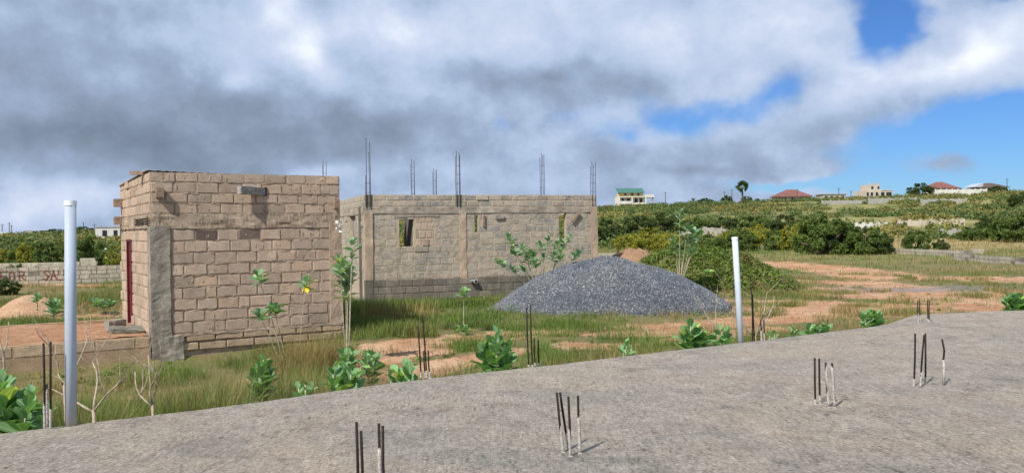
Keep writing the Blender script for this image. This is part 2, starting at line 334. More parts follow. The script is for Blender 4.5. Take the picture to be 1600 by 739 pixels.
def mat_ground():
    m, nt, b = material('ground_soil_and_turf', 1.0); b.inputs['Specular IOR Level'].default_value = .1
    a = nt.nodes.new('ShaderNodeAttribute'); a.attribute_name = 'soil'; fa = nt.nodes.new('ShaderNodeAttribute'); fa.attribute_name = 'far'; st = nt.nodes.new('ShaderNodeAttribute'); st.attribute_name = 'stones'
    n0 = tnoise(nt, .22, 6, .65, 'World'); n1 = tnoise(nt, 1.5, 8, .7, 'World'); n2 = tnoise(nt, 14, 6, .7, 'World'); n3 = tnoise(nt, 70, 3, .7, 'World'); n4 = tnoise(nt, .045, 5, .6, 'World')
    red = ramp(nt, n1, [(.25, (.33, .175, .095)), (.42, (.46, .265, .155)), (.58, (.55, .35, .22)), (.75, (.62, .44, .295))])
    red = mix(nt, 1.0, red, ramp(nt, n2, [(.28, (.45, .42, .38)), (.46, (1, 1, 1)), (.8, (1.2, 1.2, 1.2))]), 'MULTIPLY')
    red = mix(nt, .8, red, ramp(nt, n0, [(.38, (.85, .72, .62)), (.55, (1, 1, 1)), (.7, (1.12, 1.14, 1.16))]), 'MULTIPLY')
    red = mix(nt, 1.0, red, ramp(nt, n3, [(.3, (.7, .68, .66)), (.6, (1.1, 1.1, 1.1))]), 'MULTIPLY')
    turf = ramp(nt, n2, [(.25, (.09, .08, .035)), (.5, (.22, .17, .085)), (.75, (.38, .26, .15))])
    turf = mix(nt, ramp(nt, n1, [(.35, (0, 0, 0)), (.7, (1, 1, 1))]), turf, (.15, .16, .055))
    farc = ramp(nt, n4, [(.30, (.085, .115, .038)), (.46, (.15, .165, .06)), (.57, (.31, .27, .12)), (.7, (.12, .15, .05))])
    farc = mix(nt, 1.0, farc, ramp(nt, n0, [(.3, (.6, .62, .6)), (.7, (1.25, 1.2, 1.15))]), 'MULTIPLY')
    ta = nt.nodes.new('ShaderNodeAttribute'); ta.attribute_name = 'tan'; farc = mix(nt, math_(nt, 'MULTIPLY', ta.outputs['Fac'], ramp(nt, n0, [(.35, (.4, .4, .4)), (.6, (1, 1, 1))])), farc, (.42, .34, .17))
    turf = mix(nt, fa.outputs['Fac'], turf, farc)
    k = math_(nt, 'ADD', math_(nt, 'MULTIPLY', a.outputs['Fac'], 1.08), math_(nt, 'MULTIPLY', math_(nt, 'SUBTRACT', n1, .47), 1.9)); k = math_(nt, 'ADD', k, math_(nt, 'MULTIPLY', math_(nt, 'SUBTRACT', n2, .5), 1.1))
    kr = nt.nodes.new('ShaderNodeMapRange'); nt.links.new(k, kr.inputs[0]); kr.inputs[1].default_value = .42; kr.inputs[2].default_value = .62
    c = mix(nt, kr.outputs[0], turf, red)
    sk = math_(nt, 'MULTIPLY', st.outputs['Fac'], ramp(nt, n3, [(.42, (0, 0, 0)), (.5, (1, 1, 1))]))
    c = mix(nt, sk, c, (.20, .21, .24))
    nt.links.new(c, b.inputs['Base Color'])
    p = bump(nt, b, n2, .8, .06); bump(nt, b, n3, .6, .02, p)
    return m
M['ground'] = mat_ground()
def mat_soil(name, cs):
    m, nt, b = material(name, 1.0); n1 = tnoise(nt, 1.8, 8, .7, 'World'); n2 = tnoise(nt, 12, 6, .7, 'World'); n3 = tnoise(nt, 70, 3, .7, 'World')
    c = ramp(nt, n1, [(.25, cs[0]), (.5, cs[1]), (.78, cs[2])]); c = mix(nt, 1.0, c, ramp(nt, n2, [(.25, (.6, .55, .5)), (.5, (1, 1, 1)), (.8, (1.2, 1.2, 1.2))]), 'MULTIPLY')
    c = mix(nt, 1.0, c, ramp(nt, n3, [(.3, (.7, .68, .66)), (.6, (1.1, 1.1, 1.1))]), 'MULTIPLY')
    nt.links.new(c, b.inputs['Base Color']); p = bump(nt, b, n2, 1.0, .08); bump(nt, b, n3, .6, .02, p); return m
M['soil'] = mat_soil('red_laterite_soil', [(.34, .17, .09), (.48, .27, .155), (.56, .36, .22)])
M['soil_pale'] = mat_soil('orange_sand_soil', [(.46, .28, .16), (.58, .37, .23), (.64, .45, .30)])
M['soil_mound2'] = mat_soil('dull_red_soil', [(.24, .14, .08), (.38, .23, .14), (.46, .30, .19)])
M['soil_mound'] = mat_soil('mound_soil', [(.16, .15, .06), (.26, .21, .09), (.38, .27, .15)])
def mat_slab():
    m, nt, b = material('weathered_concrete_slab', .93)
    big = tnoise(nt, .45, 6, .68, 'World', dist=.9); mid = tnoise(nt, 2.6, 8, .74, 'World', dist=.5); fine = tnoise(nt, 26, 7, .78, 'World'); vf = tnoise(nt, 120, 3, .7, 'World')
    br1 = tnoise(nt, 11, 6, .75, 'World', stretch=((2.4, 1.0, 1), (0, 0, .35)), dist=1.2); br2 = tnoise(nt, 9, 5, .75, 'World', stretch=((4.0, .5, 1), (0, 0, .35)), dist=.9); st = tnoise(nt, .9, 5, .7, 'World', dist=1.5)
    c = ramp(nt, mid, [(.24, (.235, .197, .16)), (.42, (.34, .295, .247)), (.56, (.38, .333, .28)), (.74, (.46, .408, .348))])
    c = mix(nt, .9, c, ramp(nt, big, [(.30, (.78, .83, .84)), (.48, (1, 1, 1)), (.68, (1.12, 1.06, .98))]), 'MULTIPLY')
    c = mix(nt, .8, c, ramp(nt, st, [(.54, (1, 1, 1)), (.66, (.70, .73, .76))]), 'MULTIPLY')
    c = mix(nt, 1.0, c, ramp(nt, fine, [(.30, (.42, .40, .38)), (.43, (.9, .9, .9)), (.56, (1.05, 1.05, 1.05)), (.72, (1.45, 1.45, 1.42))]), 'MULTIPLY')
    c = mix(nt, .8, c, ramp(nt, br1, [(.32, (.58, .57, .55)), (.48, (1, 1, 1)), (.7, (1.28, 1.28, 1.27))]), 'MULTIPLY')
    c = mix(nt, .6, c, ramp(nt, br2, [(.36, (.66, .65, .64)), (.5, (1, 1, 1)), (.66, (1.2, 1.2, 1.2))]), 'MULTIPLY')
    fl = tnoise(nt, 17, 5, .8, 'World', stretch=((1, .35, 1), (0, 0, -.2))); pa = tnoise(nt, .8, 4, .6, 'World'); c = mix(nt, ramp(nt, pa, [(.4, (.25, .25, .25)), (.6, (1, 1, 1))]), c, mix(nt, 1.0, c, ramp(nt, fl, [(.36, (.42, .42, .43)), (.44, (1, 1, 1))]), 'MULTIPLY'))
    gr = tnoise(nt, 48, 4, .8, 'World'); c = mix(nt, .9, c, ramp(nt, gr, [(.34, (.34, .32, .30)), (.44, (.92, .92, .92)), (.57, (1.08, 1.08, 1.08)), (.68, (1.75, 1.75, 1.7))]), 'MULTIPLY')
    nt.links.new(c, b.inputs['Base Color'])
    p = bump(nt, b, br1, .6, .02); p = bump(nt, b, fine, 1.0, .02, p); p = bump(nt, b, br2, .7, .02, p); bump(nt, b, vf, .5, .004, p)
    return m
M['slab'] = mat_slab()
def mat_gravel():
    m, nt, b = material('crushed_granite', .75)
    g = nt.nodes.new('ShaderNodeNewGeometry')
    c = ramp(nt, g.outputs['Random Per Island'], [(0, (.065, .071, .08)), (.45, (.145, .157, .172)), (.85, (.20, .215, .232)), (.96, (.27, .29, .31)), (1, (.45, .47, .48))])
    c = mix(nt, 1.0, c, ramp(nt, tnoise(nt, .8, 5, .65, 'World', dist=.6), [(.35, (.72, .74, .8)), (.5, (1, 1, 1)), (.68, (1.3, 1.25, 1.15))]), 'MULTIPLY'); nt.links.new(c, b.inputs['Base Color']); bump(nt, b, tnoise(nt, 60, 3, .7, 'World'), .5, .01); return m
M['gravel'] = mat_gravel()
M['gravel_core'] = mat_plain('gravel_core', (.075, .08, .10), .9, .5, 45, 1.0)

# ------------------------------------------------------------------ terrain
ZRX = np.array([-900, -204, -156, -80, 36, 102, 204, 260, 900.]); ZRZ = np.array([2.2, 2.3, 3.0, 6.0, 10.6, 12.0, 14.6, 15.3, 17.])
def hill(x, y):
    zr = np.interp(x, ZRX, ZRZ); s = sstep(68, 345, y); fall = 1-.12*sstep(345, 700, y)
    return zr*s*fall + sstep(60, 140, y)*(fbm(x*.03, y*.03, 5)-.5)*1.2*(1-sstep(280, 345, y)*.6)
HA = math.radians(32); HUT = gp(239, 549, 0); HT = Vector((math.cos(HA), math.sin(HA), 0)); HN = Vector((-math.sin(HA), math.cos(HA), 0))
BA = math.radians(20); B2 = at(571, 364, 30.0); B2.z = 0
# bare soil: strips through these photo points, lengths in metres
SOILP = []
def strip(pts, w):
    q = [gp(*p) for p in pts]
    for a, b in zip(q, q[1:]): SOILP.append((a.x, a.y, b.x, b.y, w))
strip([(300, 585), (430, 572), (560, 548), (700, 527), (850, 519), (1000, 518), (1100, 508), (1200, 498), (1260, 488), (1330, 475)], .95)
strip([(560, 582), (640, 572), (720, 560), (800, 548)], .6)
strip([(590, 556), (680, 548)], .6)
strip([(900, 540), (1000, 535), (1100, 525), (1200, 512)], .5)
strip([(1190, 411), (1290, 418), (1400, 433), (1500, 436), (1600, 437)], 2.2)
strip([(1240, 440), (1330, 440), (1420, 450)], 1.6)
strip([(1290, 455), (1380, 458), (1480, 465), (1600, 462), (1700, 462)], 2.6)
strip([(1180, 478), (1330, 484), (1420, 480), (1500, 479), (1600, 483)], 1.6)
strip([(240, 590), (330, 580), (430, 560), (530, 545)], .5)
strip([(1120, 475), (1200, 472), (1280, 472)], .9)
strip([(20, 443), (100, 445), (190, 444)], 1.2)
strip([(60, 497), (200, 490)], .5)
def soil_mask(x, y):
    m = np.zeros(np.shape(x))
    for ax, ay, bx, by, w in SOILP:
        dx, dy = bx-ax, by-ay; t = np.clip(((x-ax)*dx+(y-ay)*dy)/(dx*dx+dy*dy), 0, 1)
        d = np.hypot(x-ax-t*dx, (y-ay-t*dy))+(fbm(x*.7, y*.7, 55, 3)-.5)*w*1.1; m = np.maximum(m, 1-sstep(w*.3, w*1.5, d))
    return m
STN = gp(1430, 450)
def gz(x, y):
    x = np.asarray(x, float); y = np.asarray(y, float)
    s = soil_mask(x, y); hx = (x-HUT.x)*math.cos(HA)+(y-HUT.y)*math.sin(HA); hy = -(x-HUT.x)*math.sin(HA)+(y-HUT.y)*math.cos(HA)
    dip = .28*(1-sstep(1.0, 5.5, hx))*(1-sstep(-.25, .3, hy))
    return -dip + hill(x, y)-.06*s*(1-sstep(60, 90, y)) + (fbm(x*.35, y*.35, 1)-.5)*.22*sstep(8, 14, y) + (fbm(x*1.6, y*1.6, 2)-.5)*.07
def g1(x, y): return float(gz(np.array([x]), np.array([y]))[0])
def ground():
    ys = [-40.]; 
    while ys[-1] < 4500:
        y = ys[-1]; ys.append(y+(3 if y < 2 else .16 if y < 32 else max(.16, (y-32)*.018+.16)))
    ys = np.array(ys); us = np.sinh(np.linspace(-2.4, 2.4, 330))/np.sinh(2.4)*2.6
    base = np.maximum(ys, 0)+12
    X = base[:, None]*us[None, :]; Y = np.repeat(ys[:, None], len(us), 1)
    Z = gz(X, Y)
    V = np.stack([X, Y, Z], -1).reshape(-1, 3); r, c = X.shape
    i = np.arange((r-1)*c).reshape(r-1, c)[:, :-1].ravel()
    Fq = np.stack([i, i+1, i+1+c, i+c], -1)
    me = mesh('ground', V, Fq, M['ground'], True)
    for nm, vals in (('soil', soil_mask(X, Y)), ('far', sstep(50, 85, Y)), ('tan', np.exp(-(((X-50)/16)**2+((Y-98)/24)**2))+.7*np.exp(-(((X-8)/10)**2+((Y-68)/14)**2))), ('stones', np.exp(-(((X-STN.x)/3.2)**2+((Y-STN.y)/1.3)**2)))):
        at_ = me.attributes.new(nm, 'FLOAT', 'POINT'); at_.data.foreach_set('value', vals.astype(np.float32).ravel())
    tag(obj('ground', me), kind='structure')
ground()

# ------------------------------------------------------------------ the slab in the foreground
SLZ = .80
EDGE = [Vector((-16, -.6, 0))]+[gp(px, py, SLZ) for px, py in ((0, 676), (110, 663), (400, 627), (600, 598), (840, 572), (1060, 545), (1160, 534), (1350, 511), (1383, 506), (1428, 491), (1510, 487), (1600, 484))]
EDGE[0] = EDGE[1]-(EDGE[4]-EDGE[1]).normalized()*14
EDGE.append(EDGE[-1]+Vector((9, 1.4, 0)))
def edge_at(s):
    for a, b in zip(EDGE, EDGE[1:]):
        l = (b-a).xy.length
        if s <= l: return a.xy.lerp(b.xy, s/l)
        s -= l
    return EDGE[-1].xy.copy()
EL = sum((b-a).xy.length for a, b in zip(EDGE, EDGE[1:]))
INW = Vector((.53, -.848))
def slab():
    n = 520; ws = [0, .012, .05, .15, .35, .6, 1, 1.5, 2.2, 3, 4, 5.2, 7, 9, 12, 16, 21, 27]; V = []; Fc = []
    for i in range(n):
        p = edge_at(EL*i/(n-1)); j = .014*(random.random()-.5)+.05*(float(fbm(i*.07, 1.3, 3))-.5)+.10*max(0, float(fbm(i*.4, 7.3, 5))-.62)
        for k, (w, z) in enumerate([(0.0, -.25), (0.0, SLZ-.03)]+[(w+.012, SLZ-(.018 if k == 0 else .006 if k == 1 else 0)) for k, w in enumerate(ws)]):
            q = p+INW*(w+j); zz = z
            if k > 3: zz += (float(fbm(q.x*.5, q.y*.5, 9))-.5)*.03
            V.append((q.x, q.y, zz))
    m = len(ws)+2
    for i in range(n-1):
        for k in range(m-1): a = i*m+k; Fc.append((a, a+1, a+m+1, a+m))
    o = obj('concrete_slab', mesh('concrete_slab', V, Fc, M['slab'], True)); tag(o, kind='structure')
slab()
ex = np.array([edge_at(EL*i/200).x for i in range(201)]); ey = np.array([edge_at(EL*i/200).y for i in range(201)])
def on_slab(x, y, pad=.05): return (y < np.interp(x, ex, ey)+pad) & (x > ex[0])

# ------------------------------------------------------------------ masonry
def block_mesh(name, mat, L=.45, H=.21, D=.07, seed=0, rough=.0022):
    rr = random.Random(seed); nx, nz = 5, 3; b = .009; V = []; Fc = []
    xs = [-L/2+b, -L/4, 0.0, L/4, L/2-b]; zs = [-H/2+b, 0, H/2-b]
    for z in zs:
        for x in xs: V.append((x+rr.uniform(-.004, .004), rr.uniform(-rough, rough), z+rr.uniform(-.004, .004)))
    for k in range(nz-1):
        for i in range(nx-1): a = k*nx+i; Fc.append((a, a+1, a+nx+1, a+nx))
    ring = [(i, 0) for i in range(nx)]+[(nx-1, k) for k in range(1, nz)]+[(i, nz-1) for i in range(nx-2, -1, -1)]+[(0, k) for k in range(nz-2, 0, -1)]
    r0 = [k*nx+i for i, k in ring]; base = len(V)
    for i, k in ring:
        x = -L/2 if i == 0 else L/2 if i == nx-1 else xs[i]; z = -H/2 if k == 0 else H/2 if k == nz-1 else zs[k]
        V.append((x+rr.uniform(-.009, .009), .011+rr.uniform(-.003, .003), z+rr.uniform(-.008, .008)))
    b2 = len(V); n = len(ring)
    for j in range(n): V.append((V[base+j][0], D, V[base+j][2]))
    for j in range(n):
        k = (j+1) % n; Fc.append((r0[j], base+j, base+k, r0[k])); Fc.append((base+j, b2+j, b2+k, base+k))
    Fc = [tuple(reversed(q)) if i >= 8 else q for i, q in enumerate(Fc)]
    me = mesh(name, V, Fc, mat)
    return me
BV = {}
def variants(key, mat, **k):
    BV[key] = [block_mesh('block', M[mat], seed=s+hash(key) % 1, **k) for s in range(8)]
for key, mt in (('tan', 'block'), ('grey', 'block_grey'), ('plinth', 'plinth'), ('sandy', 'sandy'), ('pale', 'wall_pale'), ('dark', 'wall_dark'), ('charred', 'block_dark')): variants(key, mt)
def core_boxes(mb, L, z0, z1, T, ops, axis, off):
    cuts = sorted({0.0, L} | {v for o in ops for v in o[:2] if 0 < v < L})
    for a, b in zip(cuts, cuts[1:]):
        zz = z0; mids = sorted([o for o in ops if o[0] < (a+b)/2 < o[1]], key=lambda o: o[2]); segs = []
        for o in mids:
            if o[2] > zz: segs.append((zz, o[2]))
            zz = o[3]
        if zz < z1: segs.append((zz, z1))
        for s, e in segs:
            if axis == 'x': mb.box(off[0]+a, off[0]+b, off[1], off[1]+T, s, e)
            else: mb.box(off[0], off[0]+T, off[1]+a, off[1]+b, s, e)
def lay(part, key, L, courses, side, pos, ops=(), pitch=.47, seed=1, proud=.012, skip=0.0, charred=(), bands=(), vary=.004, joint=.036, first=0.0):
    """lay single blocks on a wall face; side 'f' faces -y, 'l' faces -x, 'r' faces +x, 'b' faces +y"""
    rr = random.Random(seed); rz = {'f': 0, 'l': -math.pi/2, 'r': math.pi/2, 'b': math.pi}[side]
    for ci, (z0, h) in enumerate(courses):
        x = first-(pitch/2 if ci % 2 else 0)+rr.uniform(-.06, .06)
        while x < L:
            w = pitch*rr.uniform(.93, 1.07)
            if rr.random() < .05: w *= .5
            a, b = max(x, 0), min(x+w, L); x += w
            segs = [(a, b)]
            for o in ops:
                if o[2] < z0+h*.5 < o[3]:
                    ns = []
                    for s, e in segs:
                        if e <= o[0] or s >= o[1]: ns.append((s, e)); continue
                        if o[0]-s > .06: ns.append((s, o[0]))
                        if e-o[1] > .06: ns.append((o[1], e))
                    segs = ns
            for s, e in segs:
                if e-s < .07 or rr.random() < skip: continue
                ww = e-s-joint; c = (s+e)/2; kk = key
                for (cx, cz, rad) in charred:
                    if abs(c-cx) < rad and abs(z0+h/2-cz) < .12: kk = 'charred'
                me = rr.choice(BV[kk]); d = -proud+rr.uniform(-vary, vary); zc = z0+h/2+rr.uniform(-.004, .004)
                d -= .03 if rr.random() < .015 else 0; p = {'f': (c, d, zc), 'l': (d, c, zc), 'r': (-d, c, zc), 'b': (c, -d, zc)}[side]
                obj('block', me, part, (pos[0]+p[0], pos[1]+p[1], p[2]), (rr.uniform(-.006, .006), rr.uniform(-.01, .01), rz+rr.uniform(-.006, .006)), (ww/.45*rr.choice((1, -1)), 1, (h-joint)/.21))
def daubs(part, L, rows, n, seed, mat, y=-.008, ops=()):
    rr = random.Random(seed); V = []; Fc = []; K = 7
    for _ in range(n):
        z = rr.choice(rows)[0]+rr.uniform(-.02, .02); x = rr.uniform(.1, L-.1); w = rr.uniform(.02, .13); h = rr.uniform(.008, .022); d = rr.uniform(.004, .008); b = len(V); up = rr.random() < .25
        if up: w, h = h, rr.uniform(.03, .07); z += .11
        if any(o[0]-.18 < x < o[1]+.18 and o[2]-.1 < z < o[3]+.1 for o in ops): continue
        for k in range(K): a = 2*math.pi*k/K; q = rr.uniform(.65, 1.2); V.append((x+w*q*math.cos(a), y+.006, z+h*q*math.sin(a)))
        for k in range(K): a = 2*math.pi*k/K; q = rr.uniform(.4, .75); V.append((x+w*q*math.cos(a), y-d, z+h*q*math.sin(a)))
        for k in range(K): c = (k+1) % K; Fc.append((b+k, b+c, b+K+c, b+K+k))
        Fc.append(tuple(b+K+k for k in range(K)))
    o = obj('mortar_daubs', mesh('mortar_daubs', V, Fc, M[mat]), part); o['kind'] = 'stuff'
def rough_bar(x0, x1, y0, y1, z0, z1, amp=.015, seg=.06, seed=0, front=True):
    """a rough cast concrete member: the skin is lumpy, the arrises wander"""
    ext = (x1-x0, y1-y0, z1-z0); long_ = max(ext); ax = ext.index(long_); n = max(2, int(long_/seg)); V = []; Fc = []; lo = (x0, y0, z0); o = [i for i in range(3) if i != ax]
    K = 5; per = [(k/K, 0) for k in range(K)]+[(1, k/K) for k in range(K)]+[(1-k/K, 1) for k in range(K)]+[(0, 1-k/K) for k in range(K)]; m = 4*K
    T = np.repeat(np.arange(n+1)/n, m); U = np.tile(np.array(per), (n+1, 1)); P = np.zeros((len(T), 3)); P[:, ax] = lo[ax]+ext[ax]*T; P[:, o[0]] = lo[o[0]]+ext[o[0]]*U[:, 0]; P[:, o[1]] = lo[o[1]]+ext[o[1]]*U[:, 1]
    a = P[:, ax]; per_pos = P[:, o[0]]+P[:, o[1]]*1.7; rn = np.random.default_rng(seed)
    for q, k in enumerate(o): P[:, k] += (fbm(a*3.5+q*9, per_pos*6+seed, seed+q, 3)-.5)*amp*2.6+(rn.random(len(P))-.5)*amp*.55
    V = [tuple(p) for p in P]
    for i in range(n):
        for k in range(m): a = i*m+k; c = i*m+(k+1) % m; Fc.append((a, c, c+m, a+m))
    Fc.append(tuple(range(m))[::-1]); Fc.append(tuple(n*m+k for k in range(m)))
    return V, Fc
def rough_part(name, mat, parent, *a, **k):
    V, Fc = rough_bar(*a, **k); o = obj(name, mesh(name, V, Fc, mat), parent)
    return o
def rebar_set(part, cx, cy, z0, heights, sp=.09, mat='steel', r=.011, stir=True, lean=(0, 0)):
    for i, (dx, dy) in enumerate(((-1, -1), (1, -1), (1, 1), (-1, 1))[:len(heights)]):
        h = heights[i]; b = (cx+dx*sp, cy+dy*sp, z0); t = (cx+dx*sp+lean[0]*h+random.uniform(-.02, .02), cy+dy*sp+lean[1]*h, z0+h)
        mdl = tuple((p+q)/2+random.uniform(-.008, .008) for p, q in zip(b, t))
        MB().tube([b, mdl, t], r, 6).build('rebar', M[mat], part, smooth=True)
    if stir:
        for z in np.arange(.25, min(heights)-.1, .33):
            e = sp+.012; q = [(cx+a*e+lean[0]*z, cy+b*e, z0+z+random.uniform(-.02, .02)) for a, b in ((-1, -1), (1, -1), (1, 1), (-1, 1), (-1, -1))]
            MB().tube(q, .004, 4).build('stirrup', M[mat], part)

# ---- the small block store with the patio foundation
def hut():
    L = 4.2; DD = 4.5; T = .15; PZ = .33
    top = [(2.92, .23), (3.15, .215), (3.365, .235), (3.60, .21)]; zt = 3.81
    R = empty('block_hut', HUT, HA); tag(R, 'small tan block hut with a grey cement corner column and timber stubs', 'hut')
    low = [(PZ+.25*i, .25) for i in range(9)]
    base = [(-.04, .18), (.15, .18)]
    door = (2.7, 3.4, PZ, 2.38)
    # front
    w = MB(); core_boxes(w, L, -.6, zt, T, [], 'x', (0, 0)); fw = w.build('wall', M['mortar'], R)
    ch = [(1.05, 2.46, .18), (2.1, 2.46, .2), (3.25, 2.46, .2), (2.7, 2.46, .15)]
    lay(fw, 'tan', L-.6, low, 'f', (.38, 0), seed=3, proud=.010, vary=.006, charred=[(c-.38, z, r) for c, z, r in ch])
    lay(fw, 'tan', L, top, 'f', (0, 0), seed=8, pitch=.48, proud=.009, vary=.006)
    daubs(fw, L, low+top, 520, 71, 'mortar')
    lay(fw, 'sandy', L-.4, base, 'f', (.4, -.02), seed=4, proud=.03, pitch=.6)
    # left side with the maroon door
    w = MB(); core_boxes(w, DD-T, -.1, zt, T, [(door[0]-T, door[1]-T, door[2], door[3])], 'y', (0, T)); sw = w.build('wall', M['mortar'], R)
    lay(sw, 'tan', DD-.3, low, 'l', (0, .28), ops=[(door[0]-.28, door[1]-.28, PZ, 2.4)], seed=5, pitch=.46)
    lay(sw, 'tan', DD, top, 'l', (0, 0), seed=6, pitch=.46)
    # right and back
    w = MB(); core_boxes(w, DD-T, -.1, zt, T, [], 'y', (L-T, T)); rw = w.build('wall', M['mortar'], R)
    lay(rw, 'tan', DD, low+top, 'r', (L, 0), seed=9, pitch=.47)
    w = MB(); core_boxes(w, L-2*T, -.1, zt, T, [], 'x', (T, DD-T)); bw = w.build('wall', M['mortar'], R)
    # beam band, columns
    rough_part('ring_beam', M['beam'], R, .02, L-.02, -.018, .03, 2.60, 2.93, amp=.022, seg=.035, seed=2)
    rough_part('ring_beam', M['beam'], R, -.03, .03, .3, DD, 2.62, 2.9, amp=.018, seg=.05, seed=12)
    rough_part('corner_column', M['column'], R, -.03, .37, -.045, .26, -.4, 2.66, amp=.016, seg=.05, seed=4)
    rough_part('corner_column', M['column_tan'], R, L-.27, L+.03, -.035, .22, .0, 2.66, amp=.012, seg=.05, seed=5)
    rough_part('cement_lump', M['column'], R, .12, .62, -.10, -.03, -.25, .30, amp=.03, seg=.06, seed=6)
    # ledge where the wall steps onto its footing
    rough_part('ledge', M['beam'], R, .5, L, -.055, .0, PZ-.045, PZ-.005, amp=.012, seg=.06, seed=7)
    # door
    MB().box(-.03, .03, door[0]-.02, door[0]+.05, PZ, 2.38).box(-.03, .03, door[1]-.05, door[1]+.02, PZ, 2.38).box(-.03, .03, door[0]+.052, door[1]-.052, 2.32, 2.38).build('door_frame', M['maroon'], R)
    d = MB().box(.02, .05, door[0]+.055, door[1]-.055, PZ+.02, 2.31)
    for k in range(3): d.box(.008, .018, door[0]+.12, door[1]-.12, PZ+.12+.7*k, PZ+.7+.7*k)
    d.build('door', M['maroon'], R)
    # timber stubs and lintel ends
    MB().box(-.28, .25, -.02, .08, 3.70, 3.78).build('timber_board', M['timber'], R, (-.02, .75, .10), (0, 0, -.5))
    for x, y, z, w_, h_ in ((.17, -.16, 3.27, .15, .21), (L-.1, -.14, 3.05, .12, .2)):
        MB().box(-w_/2, w_/2, 0, .3, 0, h_).build('beam_end', M['timber'], R, (x, y, z))
    for y, z in ((4.2, 3.2), (4.2, 2.75)):
        MB().box(0, .26, -.1, .1, 0, .2).build('beam_end', M['timber'], R, (-.2, y, z))
    # timber poking out through the front wall
    MB().box(-.62, .06, -.075, .075, -.085, .085).build('timber_stub', M['timber_grey'], R, (2.36, .02, 3.42), (0, .03, .42))
    MB().box(-.05, .03, -.02, .02, -.1, .1).build('putlog_hole_shade', M['dark_open'], R, (2.44, -.016, 3.42))  # dark box stands in for the shade inside the hole
    # lintel bars on the side
    for k in range(3):
        MB().tube([(-.04-.0*k, .02, 2.72+.055*k), (-.05, 1.9, 2.72+.055*k)], .012, 5).build('lintel_bar', M['rust'], R)
    # roof sheet that slopes down to the back left, its edge showing over the wall
    rf = MB(); n = 44
    for i in range(n):
        x0 = -.05+(L-.4)*i/n; x1 = -.05+(L-.4)*(i+1)/n; o = .014*(i % 2); q = .065*max(0, 1-i/n*1.6)
        b = len(rf.v); rf.v += [(x0, .22, 3.80+o+q), (x1, .22, 3.814-o+q), (x1, 4.6, 3.76-o), (x0, 4.6, 3.746+o)]; rf.f.append((b, b+1, b+2, b+3))
    MB_ = rf.build('roof_sheet', M['zinc'], R)
    md = MB_.modifiers.new('thickness', 'SOLIDIFY'); md.thickness = .008
    sh = MB().box(L-.1, L+.38, 1.2, 2.6, 3.36, 3.375).build('roof_sheet', M['zinc'], R)
    MB().box(L-.05, L+.16, 1.25, 1.37, 3.24, 3.355).build('purlin', M['timber'], R)
    # torn plastic on the corner
    V = []; rr = random.Random(5)
    pb = MB()
    for k in range(9):
        p = Vector((L-.05+rr.uniform(-.08, .08), -.09, 2.6+rr.uniform(-.12, .16))); a = rr.uniform(0, 6.28)
        b = len(pb.v); pb.v += [tuple(p+Vector((math.cos(a+i*1.6)*rr.uniform(.015, .06), rr.uniform(-.04, .03), math.sin(a+i*1.6)*rr.uniform(.015, .06)))) for i in range(4)]; pb.f += [(b, b+1, b+2), (b, b+2, b+3)]
    tag(pb.build('plastic_scrap', M['plastic_bag'], None, HUT, (0, 0, HA)), 'white torn plastic scrap caught on the right end of the hut beam', 'plastic')
    # patio foundation
    Fd = empty('foundation', HUT, HA); tag(Fd, 'low sandy block foundation filled with red soil left of the hut', 'foundation')
    FX = -9.0
    w = MB().box(FX, -.045, .0, .14, -.7, PZ-.012); pw = w.build('plinth_wall', M['sandy_mortar'], Fd)
    lay(pw, 'sandy', -FX-.06, [(.085, .235)], 'f', (FX, 0), seed=21, pitch=.72, joint=.03)
    MB().box(FX, -.05, 4.3, 4.45, -.2, PZ+.02).build('plinth_wall', M['sandy_mortar'], Fd)
    nx, ny = 150, 64; V = np.zeros((nx, ny, 3)); X, Y = np.meshgrid(np.linspace(FX+.02, -.035, nx), np.linspace(.13, 4.32, ny), indexing='ij')
    V[..., 0] = X; V[..., 1] = Y; V[..., 2] = PZ-.03+(fbm(X*1.1, Y*1.1, 31)-.4)*.12+(fbm(X*5, Y*5, 32)-.5)*.07
    i = np.arange((nx-1)*ny).reshape(nx-1, ny)[:, :-1].ravel()
    obj('soil_fill', mesh('soil_fill', V.reshape(-1, 3), np.stack([i, i+ny, i+1+ny, i+1], -1), M['soil'], True), Fd)
    return R
hut()
def local(a, base, rz):
    c, s = math.cos(rz), math.sin(rz); return Vector((base.x+a[0]*c-a[1]*s, base.y+a[0]*s+a[1]*c, a[2] if len(a) > 2 else 0))
def to_local(p, base, rz):
    c, s = math.cos(-rz), math.sin(-rz); dx, dy = p[0]-base.x, p[1]-base.y; return (dx*c-dy*s, dx*s+dy*c)
def lump(name, r, seed, mat, squash=(1, 1, 1), n=10):
    rr = random.Random(seed); V = []; Fc = []; m = n//2+1
    for i in range(m+1):
        th = math.pi*i/m
        for k in range(n):
            a = 2*math.pi*k/n; q = r*rr.uniform(.82, 1.12); V.append((q*math.sin(th)*math.cos(a)*squash[0], q*math.sin(th)*math.sin(a)*squash[1], q*math.cos(th)*squash[2]))
    for i in range(m):
        for k in range(n): a = i*n+k; c = i*n+(k+1) % n; Fc.append((a, c, c+n, a+n))
    return mesh(name, V, Fc, mat)
